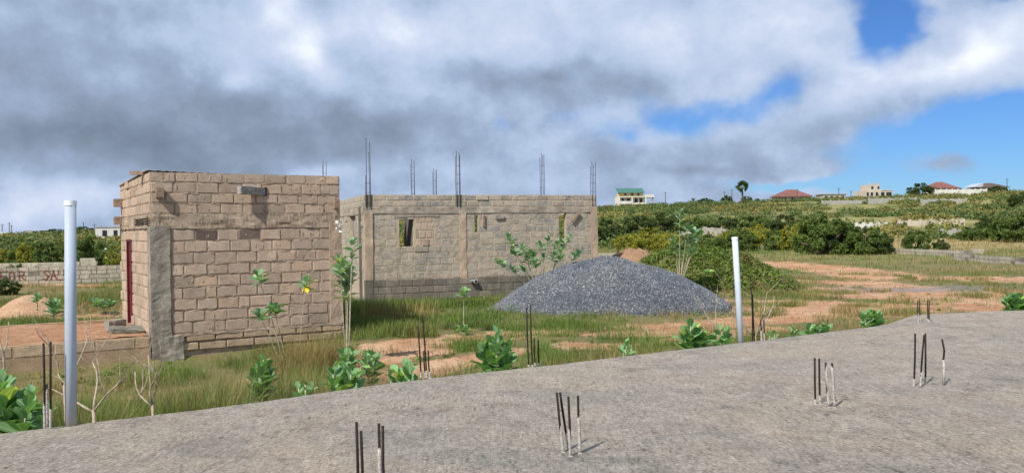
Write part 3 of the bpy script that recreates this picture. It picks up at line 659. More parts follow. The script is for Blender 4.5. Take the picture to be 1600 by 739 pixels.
def rubble():
    V, Fc = rough_bar(-.2, .2, -.11, .11, 0, .21, amp=.014, seg=.05, seed=41)
    p = gp(180, 513, .36); o = obj('concrete_block', mesh('concrete_block', V, Fc, M['column']), None, (p.x, p.y, .34), (0, 0, .9)); tag(o, 'loose grey block lying on the red soil left of the hut', 'block')
    V, Fc = rough_bar(-.42, .42, -.3, .3, 0, .1, amp=.035, seg=.08, seed=42)
    p = gp(207, 516, .36); o = obj('broken_slab', mesh('broken_slab', V, Fc, M['wall_dark']), None, (p.x-.05, p.y, .33), (.06, .05, .5)); tag(o, 'flat broken lump of concrete beside the loose block at the hut wall', 'rubble')
rubble()

# ---- the larger unfinished building
def shell():
    L = 9.0; DD = 12.0; T = .18; PZ = .80; BZ = 3.13; zt = 3.80
    R = empty('unfinished_house', B2, BA); tag(R, 'long roofless unfinished house of grey and tan blocks with bars sticking up', 'unfinished house')
    def lx(px, py=390):                                       # local x on the front face of a photo column
        d = ray(px, py); n = Vector((-math.sin(BA), math.cos(BA), 0)); k = (B2-Vector((0, 0, 0))).dot(n)/Vector((d.x, d.y, 0)).dot(n)
        return to_local((d.x*k, d.y*k), B2, BA)[0]
    wall = [(PZ+.233*i, .233) for i in range(10)]
    w1 = (lx(620), lx(647), 1.88, 3.0); w2 = (lx(742), lx(747.5), 2.42, 3.05); w3 = (lx(874), lx(885), 1.98, 3.1); s1 = (lx(754), lx(758.5), 2.62, 3.1)
    ops = [w1, w2, w3, s1]
    w = MB(); core_boxes(w, L, -.2, zt, T, ops, 'x', (0, 0)); fw = w.build('wall', M['mortar_grey'], R)
    c1, c2, c3 = .0, lx(718), L-.26
    patch = (lx(648), lx(679), 1.9, 3.1)
    lay(fw, 'grey', L-.5, wall, 'f', (.25, 0), ops=[(a-.25, b-.25, c, d) for a, b, c, d in ops+[patch, (c2, c2+.27, 0, 9)]], seed=31, pitch=.50, proud=.008)
    lay(fw, 'tan', patch[1]-patch[0]-.04, [(1.95+.28*i, .28) for i in range(4)], 'f', (patch[0]+.02, 0), seed=35, pitch=.24)
    lay(fw, 'grey', L, [(3.38, .20), (3.595, .20)], 'f', (0, 0), seed=33, pitch=.47)
    daubs(fw, L, wall, 900, 72, 'mortar_grey', -.005, ops)
    pw = MB().box(.0, L, -.03, .0, -.2, PZ-.03).build('plinth', M['plinth_mortar_and_shade'], R)
    lay(pw, 'plinth', L-.3, [(.02, .25), (.27, .25), (.52, .25)], 'f', (.15, -.03), seed=34, pitch=.5)
    # left side
    so_ = (2.0, 3.4, 1.85, 3.1)
    w = MB(); core_boxes(w, DD-T, -.2, zt, T, [(so_[0]-T, so_[1]-T, so_[2], so_[3])], 'y', (0, T)); sw = w.build('wall', M['mortar_grey'], R)
    lay(sw, 'grey', 7.0, wall, 'l', (0, .25), ops=[(so_[0]-.25, so_[1]-.25, so_[2], so_[3])], seed=36, pitch=.47)
    lay(sw, 'grey', 9.0, [(3.38, .20), (3.595, .20)], 'l', (0, 0), seed=37, pitch=.47)
    MB().box(.0, .02, so_[0]+.02, so_[1]-.02, so_[2], so_[3]).build('infill_panel', M['column'], R, (.12, 0, 0))
    # right side, rear wing, dark partitions added behind the windows
    w = MB(); core_boxes(w, DD-T, -.2, zt, T, [(2.5, 4.6, .9, 3.1)], 'y', (L-T, T)); rw = w.build('wall', M['mortar_grey'], R)
    lay(rw, 'grey', 5.0, wall[:], 'r', (L, .25), ops=[(2.43, 4.53, .9, 3.1)], seed=38, pitch=.47)
    def rx(px):
        d = ray(px, 390); n = Vector((-math.sin(BA), math.cos(BA), 0)); k = (B2.dot(n)+DD)/Vector((d.x, d.y, 0)).dot(n); return to_local((d.x*k, d.y*k), B2, BA)[0]
    MB().box(w1[0]-1.2, w1[0]+.12, .75, .9, -.1, zt-.4).build('partition', M['plinth_mortar_and_shade'], R); MB().box(w1[1]-.02, w1[1]+.13, T+.002, 1.5, -.1, zt-.3).build('partition', M['plinth_mortar_and_shade'], R)  # partitions added and coloured dark so the windows read as shaded
    MB().box(w2[0]-.9, w2[0]+.07, .7, .85, -.1, zt-.4).build('partition', M['plinth_mortar_and_shade'], R); MB().box(w3[0]-.9, w3[0]+.035, .7, .85, -.1, zt-.4).build('partition', M['plinth_mortar_and_shade'], R)
    back_ops = [(3.4+lx(632)*0, 5.3, 1.3, 3.2), (7.3, 11.8, .9, 3.15)]
    w = MB(); core_boxes(w, L+3.82-T, -.2, zt, T, [(3.8+rx(623), 3.8+rx(641), 1.2, 3.3), (3.8+rx(738), 3.8+rx(752), 1.2, 3.3)], 'x', (-3.8, DD-T)); w.build('wall', M['mortar_grey'], R)
    # ring beams
    rough_part('ring_beam', M['beam_grey'], R, 0, L, -.03, .05, BZ, BZ+.235, amp=.012, seg=.08, seed=8)
    rough_part('ring_beam', M['beam_grey'], R, -.03, .05, .1, 9.0, BZ, BZ+.235, amp=.012, seg=.1, seed=9)
    rough_part('lintel', M['beam_grey'], R, w1[0]-.06, w1[1]+.95, -.022, .12, 3.0, 3.10, amp=.006, seg=.08, seed=10)
    # columns with their starter bars
    k1 = rough_part('column', M['column_tan'], R, -.03, .25, -.045, .24, PZ-.01, BZ+.01, amp=.012, seg=.08, seed=11)
    k2 = rough_part('column', M['column_tan'], R, c2, c2+.26, -.035, .2, PZ-.05, BZ+.01, amp=.014, seg=.08, seed=12)
    k3 = rough_part('column', M['column_tan'], R, c3, L+.02, -.045, .24, -.1, BZ+.22, amp=.01, seg=.08, seed=13)
    rough_part('column_stub', M['plinth'], R, -.04, .24, -.06, .2, -.1, PZ-.012, amp=.01, seg=.08, seed=14)
    rebar_set(k1, .12, .03, 3.3, (2.5, 2.35, 2.0, 1.2), .075)
    rebar_set(k2, lx(717)+.02, .03, 3.3, (2.1, 1.95, 2.05, 1.9), .06)
    rebar_set(k3, L-.1, .05, 3.36, (1.75, 1.7, 1.62, 1.55), .07)
    # dark plates painted as recess shade where the bars pass the top courses
    for xa in (-.005, lx(717)-.1): MB().box(xa, xa+.24, -.02, -.004, 3.385, 3.80).build('bar_pocket_shade', M['plinth'], R)
    for px, dd, hh in ((644, 11.9, 2.3), (678, 11.9, 1.85), (845, 5.9, 2.15), (507, 11.9, 2.2), (445, 11.9, 1.2)):
        p = ray(px, 300); n = Vector((-math.sin(BA), math.cos(BA), 0)); k = (B2.dot(n)+dd)/Vector((p.x, p.y, 0)).dot(n); l = to_local((p.x*k, p.y*k), B2, BA)
        c = MB().box(l[0]-.12, l[0]+.12, dd-.32, dd-.085, -.1, 3.82).build('column', M['column_tan'], R)
        rebar_set(c, l[0], dd-.2, 3.8, (hh, hh*.97, hh*.95, hh*.9), .07)
    # odds and ends on the face
    MB().box(-.035, .035, -.03, .03, -.25, .25).build('plank', M['timber'], R, (lx(899), -.09, 2.95), (0, .75, 0))
    MB().box(-.03, .03, -.03, .02, -.22, .22).build('plank', M['timber'], R, (lx(756), -.055, 2.86), (0, .05, 0))
    MB().box(-.16, .16, -.03, .02, -.07, .07).build('lintel_end', M['timber_grey'], R, (lx(781), -.05, 2.98))
    for px, r in ((736, .05), (742, .075)):
        t = MB().tube([(0, .15, 0), (0, -.14, .01)], r, 14); t.build('waste_pipe', M['white'], R, (lx(px), -.06, .62+random.uniform(-.02, .02)), (0, 0, -.3), True)
        MB().tube([(0, -.001, 0), (0, -.006, 0)], r*.8, 12).build('pipe_bore_shade', M['dark_open'], R, (lx(px)-.045, -.2, .63), (0, 0, -.3))  # dark disc painted as the shaded inside of the pipe
shell()

# ------------------------------------------------------------------ pipes standing at the slab edge
def pipe(base, topv, r, mat, label):
    R = empty('plastic_pipe', base); tag(R, label, 'pipe', 'plastic pipes standing at the slab edge'); d = topv-base
    MB().tube([(0, 0, -.3), d*.5, d], r, 28).build('shaft', M[mat], R, smooth=True)
    c = MB(); c.tube([d*.0+d-d.normalized()*.035, d+d.normalized()*.006], r*1.09, 28); c.build('rim', M['white'], R, smooth=False)
    c = MB(); c.tube([d+d.normalized()*.0062, d+d.normalized()*.008], r*.9, 24); c.build('bore', M['pvc'], R)
b = gp(110.5, 665, SLZ); t = at(110, 315, b.y); pipe(b, t, .047, 'pvc', 'thick grey blue plastic pipe with a white rim standing upright at the left')
b = gp(1158, 534, SLZ); t = at(1148, 371, b.y+.1); pipe(b, t, .043, 'pvc_light', 'pale plastic pipe leaning slightly left, beside two dark bars at the slab edge')

# ------------------------------------------------------------------ starter bars in the slab
def starter(label, bars):
    """bars: (x_top, y_top, x_base, y_base, dirty fraction)"""
    c = gp(sum(b[2] for b in bars)/len(bars), sum(b[3] for b in bars)/len(bars), SLZ)
    R = empty('starter_bars', c); tag(R, label, 'steel bars', 'clusters of steel bars cast into the slab')
    for xt, yt, xb, yb, dirt in bars:
        b = gp(xb, yb, SLZ); t = at(xt, yt, b.y+random.uniform(-.02, .03)); r = .0092
        mid = b.lerp(t, .5)+Vector((random.uniform(-.006, .006), 0, 0))
        o = MB().tube([b-c-Vector((0, 0, .1)), b-c, mid-c, t-c], [r, r, r, r], 8).build('rebar', M['rust'], R, smooth=True)
        if dirt > 0:
            q = [b.lerp(t, dirt*k/8) for k in range(9)]
            cs = MB().tube([p-c for p in q], [r*random.uniform(1.08, 1.5) for _ in range(8)]+[r*.9], 7); cs.build('cement_coat', M['cementy'], o, smooth=True)
            cs2 = lump('cement_foot', .02, int(xb), M['cementy'], (1, 1, .4), 8); obj('cement_foot', cs2, R, b-c)
starter('two pairs of dark bars nearest the camera, cut by the bottom of the photo', [(557, 659, 560, 782, .08), (564, 673, 567, 786, .05), (592, 661, 595, 783, .7), (598, 665, 602, 788, .06)])
starter('four bars with white cement feet in the middle of the slab foreground', [(870, 613, 880, 706, .45), (875, 613, 889, 702, .3), (888, 619, 891, 712, .45), (903, 618, 906, 708, .65)])
starter('two dark and two cement grey bars right of the middle of the slab', [(1273, 559, 1274, 632, .12), (1280, 560, 1281, 631, .2), (1290, 566, 1295, 636, .95), (1300, 567, 1304, 636, .93)])
starter('three straight bars and one bent bar at the right of the slab', [(1430, 521, 1428, 604, .15), (1444, 523, 1438, 605, .3), (1446, 521, 1446, 600, .15)])
def bent():
    R = [o for o in bpy.data.objects if o.name.startswith('starter_bars')][-1]; c = R.location
    q = [gp(1474, 602, SLZ)]; Y = q[0].y
    for px, py in ((1475, 583), (1474, 562), (1475.5, 548), (1472, 530)): q.append(at(px, py, Y))
    r_ = MB().tube([p-c for p in q], .0098, 8).build('rebar', M['rust'], R, smooth=True)
    MB().tube([p-c+Vector((0, -.001, 0)) for p in q[:3]], [.0125, .012, .0105], 7).build('cement_coat', M['cementy'], r_, smooth=True)
bent()
starter('four short bars at the far edge of the slab on the right', [(1434, 470, 1435, 503, .4), (1437, 470, 1438, 502, .3), (1449, 469, 1450, 503, .15), (1452, 469, 1452, 503, .1)])
starter('tall thin pair of dark bars left of the thick plastic pipe', [(68, 536, 70, 670, .3), (79, 534, 79, 671, .25), (73, 600, 74, 668, .9)])
starter('tall and short bars before the grass at the left middle of the slab edge', [(653, 509, 658, 590, .12), (660, 491, 667, 590, .12), (662, 548, 665, 589, .2), (669, 547, 672, 591, .25)])
starter('two tall and two short bars at the slab edge before the gravel heap', [(823, 480, 826, 573, .04), (829, 476, 832, 573, .04), (835, 528, 836, 571, .1), (841, 531, 842, 570, .1)])
starter('tall dark bars standing right behind the pale leaning pipe', [(1174, 447, 1176, 533, .0), (1176, 460, 1179, 532, .0), (1188.5, 500, 1190, 533, .5), (1193.5, 499, 1194, 532, .35)])

# ------------------------------------------------------------------ gravel heap and soil heaps
def heap_mesh(name, cx, cy, rx, ry, H, seed, mat, rz=0, n=90, rough=.05, prof=1.25):
    V = []; Fc = []; m = 40
    for i in range(m+1):
        t = i/m
        for k in range(n):
            a = 2*math.pi*k/n; e = 1+.10*(float(fbm(math.cos(a)*1.3+seed, math.sin(a)*1.3, seed))-.5)*2
            x = rx*t*math.cos(a)*e; y = ry*t*math.sin(a)*e
            z = H*(1-t**prof)**1.08 if t < 1 else 0
            z = H*max(0, math.cos(t*math.pi/2))**prof
            z += (float(fbm(x*1.1+7, y*1.1, seed+2))-.5)*rough*4*(1-t)*.6+(float(fbm(x*4, y*4, seed+3))-.5)*rough*(1-t*t)
            if i == m: z = -.15
            V.append((x, y, z))
    for i in range(m):
        for k in range(n): a = i*n+k; c = i*n+(k+1) % n; Fc.append((a, a+n, c+n, c))
    c, s = math.cos(rz), math.sin(rz)
    V = [(cx+x*c-y*s, cy+x*s+y*c, z) for x, y, z in V]
    return V, Fc
GH = gp(966, 492); GH = Vector((GH.x, GH.y+2.6, 0))
def gravel():
    V, Fc = heap_mesh('gravel_heap', 0, 0, 3.75, 2.9, 1.52, 4, None, .0, 120, .14, .92)
    # right flank runs out long and low
    V = [(x*(1.0 if x < 0 else 1.04), y, z) for x, y, z in V]
    o = obj('gravel_heap', mesh('gravel_heap', V, Fc, M['gravel_core'], True), None, GH); tag(o, 'large cone of grey crushed stone before the unfinished house', 'gravel heap')
    P = np.array(V); m = len(Fc); idx = np.array(Fc); A = P[idx[:, 0]]; B = P[idx[:, 1]]; C = P[idx[:, 2]]; D = P[idx[:, 3]]
    ar = np.linalg.norm(np.cross(B-A, D-A), axis=1); n = 80000; f = RNG.choice(m, n, p=ar/ar.sum()); u = RNG.random((n, 1)); v = RNG.random((n, 1))
    pts = (A[f]*(1-u)+B[f]*u)*(1-v)+(D[f]*(1-u)+C[f]*u)*v
    # strays round the foot
    k = 2600; a = RNG.random(k)*6.283; r = .97+RNG.random(k)**3*.42; sp = np.stack([3.75*r*np.cos(a), 2.9*r*np.sin(a), np.zeros(k)], -1); sp[:, 2] = gz(sp[:, 0]+GH.x, sp[:, 1]+GH.y)+.01; pts = np.vstack([pts, sp]); n += k
    octv = np.array([(1, 0, 0), (0, 1, 0), (-1, 0, 0), (0, -1, 0), (0, 0, 1), (0, 0, -1)], float); octf = np.array([(0, 1, 4), (1, 2, 4), (2, 3, 4), (3, 0, 4), (1, 0, 5), (2, 1, 5), (3, 2, 5), (0, 3, 5)])
    S = (.009+.020*RNG.random((n, 1, 1))**1.6)*(1+.5*(RNG.random((n, 6, 1))-.5)); vv = octv[None]*S*(.7+.6*RNG.random((n, 1, 3)))
    a, b = RNG.random(n)*6.283, RNG.random(n)*3.14; ca, sa, cb, sb = np.cos(a), np.sin(a), np.cos(b), np.sin(b)
    Rm = np.zeros((n, 3, 3)); Rm[:, 0, 0] = ca; Rm[:, 0, 1] = -sa*cb; Rm[:, 0, 2] = sa*sb; Rm[:, 1, 0] = sa; Rm[:, 1, 1] = ca*cb; Rm[:, 1, 2] = -ca*sb; Rm[:, 2, 1] = sb; Rm[:, 2, 2] = cb
    vv = np.einsum('nij,nkj->nki', Rm, vv)+pts[:, None]; ff = octf[None]+(np.arange(n)*6)[:, None, None]
    tag(obj('crushed_stone', mesh('crushed_stone', vv.reshape(-1, 3), ff.reshape(-1, 3), M['gravel']), o), kind='stuff')
gravel()
def leaves_cloud(pts, nrm, size, dry, mat, name, parent=None, loc=None, updown=.5):
    """many rhombic leaves, one mesh"""
    n = len(pts); d = RNG.normal(size=(n, 3)); d /= np.linalg.norm(d, axis=1)[:, None]
    nn = nrm*(1-updown)+RNG.normal(size=(n, 3))*updown; nn /= np.linalg.norm(nn, axis=1)[:, None]+1e-9
    u = np.cross(nn, d); u /= np.linalg.norm(u, axis=1)[:, None]+1e-9; w = np.cross(nn, u)
    s = (size*(.6+.8*RNG.random(n)))[:, None] if not np.isscalar(size) else (size*(.6+.8*RNG.random(n)))[:, None]
    V = np.stack([pts-u*s, pts+w*s*.42+nn*s*.08, pts+u*s, pts-w*s*.42+nn*s*.08], 1).reshape(-1, 3)
    Fq = np.arange(n*4).reshape(n, 4); me = mesh(name, V, Fq, mat)
    if dry is not None:
        a = me.attributes.new('dry', 'FLOAT', 'POINT'); a.data.foreach_set('value', np.repeat(dry, 4).astype(np.float32))
    return obj(name, me, parent, loc)
def blades(x, y, z, h, w, dry, lean, name, label=None, kind='stuff'):
    n = len(x); a = RNG.random(n)*6.283; dx, dy = np.cos(a), np.sin(a); b = a+1.571*RNG.choice([-1, 1], n); wx, wy = np.cos(b)*w*.5, np.sin(b)*w*.5
    k = lean*(.3+RNG.random(n)*.9)*h
    P0 = np.stack([x, y, z-.03], -1); P1 = np.stack([x+dx*k*.35, y+dy*k*.35, z+h*.55], -1); P2 = np.stack([x+dx*k, y+dy*k, z+h*(1-.25*np.minimum(1, k/h))], -1); Wd = np.stack([wx, wy, np.zeros(n)], -1)
    V = np.stack([P0-Wd, P0+Wd, P1+Wd*.7, P1-Wd*.7, P2], 1).reshape(-1, 3); i = np.arange(n)*5
    T = np.concatenate([np.stack([i, i+1, i+2], -1), np.stack([i, i+2, i+3], -1), np.stack([i+3, i+2, i+4], -1)])
    me = mesh(name, V, T, M['grass']); at_ = me.attributes.new('dry', 'FLOAT', 'POINT'); at_.data.foreach_set('value', np.repeat(np.clip(dry, 0, 1), 5).astype(np.float32))
    o = obj(name, me); tag(o, label, 'grass' if label else None, kind=kind); return o
GM = at(1088, 400, 34.5); GM.z = 0
def mounds():
    V, Fc = heap_mesh('earth_mound', 0, 0, 4.1, 3.2, 1.6, 9, None, 0, 80, .34, 1.0)
    V2, F2 = heap_mesh('m', -2.55, .6, 2.0, 1.8, 1.7, 11, None, 0, 60, .3, 1.0)
    o = obj('earth_mound', mesh('earth_mound', V, Fc, M['soil_mound'], True), None, GM); tag(o, 'broad earth mound overgrown with creeping green plants behind the gravel heap', 'mound')
    o2 = obj('soil_heap', mesh('soil_heap', V2, F2, M['soil_mound2'], True), None, GM); tag(o2, 'bare reddish soil heap between the gravel heap and the yellow bushes', 'soil heap')
    P = np.array(V); f = RNG.choice(len(Fc), 40000); idx = np.array(Fc); u = RNG.random((40000, 1)); v = RNG.random((40000, 1))
    A, B, C, D = (P[idx[f, k]] for k in range(4)); pts = (A*(1-u)+B*u)*(1-v)+(D*(1-u)+C*u)*v
    nz = fbm(pts[:, 0]*.8, pts[:, 1]*.8, 40); keep = (RNG.random(len(pts)) < np.clip((nz-.25)*5, .5, 1)); pts = pts[keep]; nz = nz[keep]
    pts[:, 2] += RNG.random(len(pts))*.14
    dry = np.clip((fbm(pts[:, 0]*1.2+9, pts[:, 1]*1.2, 44)-.58)*5, 0, .8)
    tag(leaves_cloud(pts, np.array([[0, 0, 1.]]), .07, dry, M['creeper'], 'ground_cover', o), kind='stuff')
    q = pts[RNG.choice(len(pts), 9000)]; g_ = blades(q[:, 0], q[:, 1], q[:, 2]-.1, .12+.2*RNG.random(9000), np.full(9000, .014), np.clip(fbm(q[:, 0], q[:, 1], 8)*2-.8+RNG.normal(size=9000)*.2, 0, 1), .8, 'grass'); g_.parent = o
    # far-left sandy heap
    b = gp(30, 497); V, Fc = heap_mesh('s', 0, 0, 1.15, 1.0, .62, 15, None, 0, 60, .07, .9)
    o = obj('sand_heap', mesh('sand_heap', V, Fc, M['soil_pale'], True), None, (b.x-.2, b.y+.9, 0)); tag(o, 'orange sand heap at the left edge between two milkweed plants and grass', 'sand heap')
    b = gp(1420, 455)
mounds()

# ------------------------------------------------------------------ milkweed plants with big leaves
def bigleaf_mesh(seed, mat, wide=.56, droop=.12):
    rr = random.Random(seed); V = []; Fc = []; n = 6
    for i in range(n+1):
        t = i/n; w = wide/2*(math.sin(math.pi*min(1, t*.93+.06))**.62)*(.55+.6*t if t < .75 else 1.0) if 0 < i < n else (.10 if i == 0 else .04)
        z = -droop*t*t+.03*math.sin(t*4+seed)
        for k, u in enumerate((-1, -.5, 0, .5, 1)): V.append((w*u, t, z+.16*w*abs(u)**1.3*2+rr.uniform(-.008, .008)))
    for i in range(n):
        for k in range(4): a = i*5+k; Fc.append((a, a+1, a+6, a+5))
    return mesh('leaf', V, Fc, mat, True)
LM = [bigleaf_mesh(s, M['leaf_big'], random.uniform(.68, .82), random.uniform(.02, .2)) for s in range(5)]
LG = [bigleaf_mesh(s+9, M['leaf_big_grey'], random.uniform(.6, .7), random.uniform(.02, .18)) for s in range(4)]
LY = [bigleaf_mesh(30, M['yellow_leaf'])]
def put_leaf(R, p, az, elev, size, pool, rr):
    o = obj('leaf', rr.choice(pool), R, p, None, (size*1.1, size, size))
    o.rotation_euler = (Matrix.Rotation(az, 3, 'Z') @ Matrix.Rotation(elev, 3, 'X') @ Matrix.Rotation(rr.uniform(-.5, .5), 3, 'Y')).to_euler()
def milkweed(base, tips, label, leaf=.2, per=12, pool=LM, along=.35, seed=0, r=.012, group='milkweed plants with broad leaves', stems=True, fork=None):
    """tips: world points of the shoot ends; each shoot ends in a whorl of leaves"""
    rr = random.Random(seed*13+5); base = Vector(base); per = int(per*1.35); R = empty('milkweed_plant', base); tag(R, label, 'plant', group)
    for tp in tips:
        e = Vector(tp)-base; L = e.length; st = Vector((0, 0, -.08)) if fork is None else Vector(fork)-base
        mid = st.lerp(e, .5)+Vector((e.x*-.12, rr.uniform(-.05, .05), L*.06))
        pts = [st.lerp(mid, k/4).lerp(mid.lerp(e, k/4), k/4) for k in range(5)]
        rad = [r*(1.15-.6*k/4) for k in range(5)]; MB().tube(pts, rad, 6).build('stem', M['stem'], R, smooth=True)
        d = (pts[-1]-pts[-2]).normalized(); az0 = rr.uniform(0, 6.28); leaf_ = leaf*1.18*rr.uniform(.85, 1.12); span = max(leaf*.8, L*along)
        for k in range(per):
            t = k/max(1, per-1); p = pts[-1]-d*span*(1-t); az = az0+k*1.571+rr.uniform(-.35, .35)+(k//2)*.35
            el = (rr.uniform(.05, .5)+t*.85) if pool is LM else rr.uniform(-.05, .45)+t*.75; sz = leaf_*(1-.42*max(0, t-.6)/.4)*(.7+.3*min(1, t*3+.3))*rr.uniform(.85, 1.1)
            put_leaf(R, p, az, el, sz, pool, rr)
    if fork is not None: MB().tube([Vector((0, 0, -.08)), (Vector(fork)-base)*.5+Vector((.02, 0, 0)), Vector(fork)-base], [r*1.3, r*1.2, r], 6).build('stem', M['stem'], R, smooth=True)
    return R
def clump(px0, px1, py0, py1, Y, n, label, leaf=.2, per=11, pool=LM, seed=1, zb=0.0, along=.45):
    rr = random.Random(seed); b = at((px0+px1)/2, py1, Y); b.z = g1(b.x, b.y); tips = []
    for k in range(n):
        fx = (k+.5)/n+rr.uniform(-.08, .08); hx = 1-abs(fx-.5)*.9
        px = px0+(px1-px0)*(.14+.72*fx); py = py1-(py1-py0)*(hx*rr.uniform(.5, .86))
        tips.append(at(px, py, Y+rr.uniform(-.15, .3)))
    return milkweed(b, tips, label, leaf, per, pool, along, seed)
def ys(px, off=.45): return float(np.interp(gp(px, 600, SLZ).x, ex, ey))
def edgeY(px):                                   # distance of the slab edge along this column
    best = min(range(201), key=lambda i: abs(proj((ex[i], ey[i], SLZ))[0]-px)); return float(ey[best])
clump(-40, 68, 560, 672, edgeY(20)+.55, 8, 'big milkweed with broad leaves at the left edge beside the thick pipe', .2, 13, seed=1)
clump(-10, 100, 610, 672, edgeY(70)+.4, 3, 'low milkweed shoots at the foot of the thick pipe', .15, 8, seed=14)
clump(500, 574, 555, 612, edgeY(535)+.4, 5, 'milkweed at the slab edge below the right end of the hut', .2, 11, seed=2)
clump(388, 432, 548, 606, edgeY(410)+1.7, 4, 'light green milkweed in the grass before the hut wall', .16, 12, seed=3)
clump(598, 656, 560, 600, edgeY(628)+.4, 4, 'low milkweed directly left of the bars at the slab edge', .17, 9, seed=4)
clump(738, 812, 506, 580, edgeY(775)+.6, 7, 'tall leafy milkweed between the two clusters of bars at the slab edge', .2, 13, seed=5)
clump(1056, 1108, 494, 545, edgeY(1085)+.5, 6, 'dense milkweed left of the pale leaning pipe', .2, 12, seed=6)
clump(1104, 1150, 500, 545, edgeY(1130)+.5, 3, 'few leaved milkweed touching the pale leaning pipe', .2, 9, seed=7)
clump(1254, 1302, 505, 524, edgeY(1275)+.5, 4, 'flat milkweed peeping over the slab edge right of the pale pipe', .2, 9, seed=8)
clump(1340, 1384, 468, 512, edgeY(1360)+.4, 4, 'milkweed at the notch in the slab edge, beside the short bars', .21, 11, seed=9)
clump(1560, 1625, 448, 488, edgeY(1585)+.6, 6, 'dark green milkweed at the right edge of the photo', .22, 12, seed=10)
clump(455, 500, 592, 620, edgeY(480)+.4, 3, 'small pale milkweed shoots by the slab edge before the hut', .13, 8, seed=11)
clump(525, 560, 536, 570, 12.4, 3, 'bright milkweed behind the slab edge clump at the right hut corner', .19, 9, seed=12)
clump(562, 598, 540, 572, 12.8, 3, 'bright milkweed in dry grass right of the hut corner', .19, 9, seed=13)
clump(965, 992, 532, 556, edgeY(978)+.9, 3, 'small milkweed in dry grass before the gravel heap', .13, 8, seed=15)
clump(1195, 1218, 514, 530, edgeY(1205)+.5, 2, 'tiny milkweed right of the short bars by the pale pipe', .14, 8, seed=16)
clump(1232, 1246, 512, 525, edgeY(1238)+.6, 2, 'tiny milkweed left of the flat one at the slab edge', .14, 7, seed=17)
Y = 15.6; bx = at(628-85, 528, Y); bx.z = g1(bx.x, bx.y)
milkweed(bx, [at(551, 378, Y)], 'tall single stemmed milkweed at the right corner of the hut', .19, 11, LG, .14, 20, .018)
bx = at(540, 525, 16.4); bx.z = g1(bx.x, bx.y)
milkweed(bx, [at(530, 402, 16.2), at(545, 418, 16.5), at(541, 440, 16.6)], 'dark milkweed crowded behind the tall stem at the hut corner', .24, 12, LG, .2, 21, .012)
bx = at(462, 538, 15.2); bx.z = g1(bx.x, bx.y)
milkweed(bx, [at(479, 437, 15.2)], 'milkweed shoot with a yellow leaf against the hut wall', .17, 9, LG, .1, 22, .010)
R_ = bpy.data.objects[[o.name for o in bpy.data.objects if o.name.startswith('milkweed_plant')][-1]]
for R_ in [o for o in bpy.data.objects if o.get('label') == 'milkweed shoot with a yellow leaf against the hut wall']:
    for k in range(3): put_leaf(R_, at(479+k, 446, 15.1)-R_.location, 2.2+k*1.1, -.9, .15, LY, random.Random(k))
bx = at(452, 540, 15.0); bx.z = g1(bx.x, bx.y)
milkweed(bx, [at(402, 428, 15.0), at(404, 490, 14.9), at(428, 480, 15.1)], 'leaning milkweed with three leafy ends before the hut wall', .19, 9, LG, .09, 23, .010)
bx = at(724, 522, 20.5); bx.z = g1(bx.x, bx.y)
milkweed(bx, [at(725, 455, 20.5)], 'thin young milkweed alone on the red track', .2, 8, LM, .1, 24, .012)
clump(714, 736, 508, 522, 20.3, 2, 'low tuft of milkweed at the foot of the thin young one', .15, 8, seed=25)
bx = at(843, 448, 27.6); bx.z = g1(bx.x, bx.y)
tips = [(792, 368), (800, 388), (815, 385), (830, 393), (845, 380), (858, 372), (872, 378), (880, 385), (868, 395), (880, 398), (892, 368), (905, 395), (850, 398), (776, 408), (798, 418), (814, 417), (822, 402), (836, 408)]
milkweed(bx, [at(a, b_, 27.6+random.uniform(-.8, .8)) for a, b_ in tips], 'wide many stemmed milkweed against the unfinished house wall by the gravel', .21, 10, LG, .16, 26, .014)
bx = at(1062, 452, 30.5); bx.z = .2
milkweed(bx, [at(a, b_, 30.5+random.uniform(-.5, .5)) for a, b_ in ((1062, 330), (1075, 352), (1085, 360), (1070, 378), (1060, 388), (1052, 372), (1095, 362), (1083, 385))], 'tall milkweed rising behind the top of the gravel heap', .25, 11, LG, .2, 27, .016)
bx = at(85, 504, 22.0); bx.z = g1(bx.x, bx.y)
milkweed(bx, [at(82, 473, 22.0)], 'milkweed standing left of the thick pipe before the sand heap', .24, 16, LG, .5, 28, .014)
bx = at(59, 480, 25.5); bx.z = .35
milkweed(bx, [at(59, 464, 25.5)], 'small milkweed growing on the sand heap', .22, 12, LG, .5, 29, .014)
bx = at(155, 478, 27.0); bx.z = g1(bx.x, bx.y)
milkweed(bx, [at(147, 470, 27), at(158, 472, 27), at(170, 474, 27), at(178, 475, 27)], 'low pale milkweed in the grass between the thick pipe and the hut', .25, 8, LG, .4, 30, .012)
bx = at(1104, 442, 30.0); bx.z = .9
milkweed(bx, [at(1103, 430, 30.0)], 'small milkweed on the overgrown mound', .24, 8, LM, .4, 31, .012)
# dying stalk with leaves, right of hut low
bx = at(345*.0+560, 530, 15.8); bx.z = g1(bx.x, bx.y)

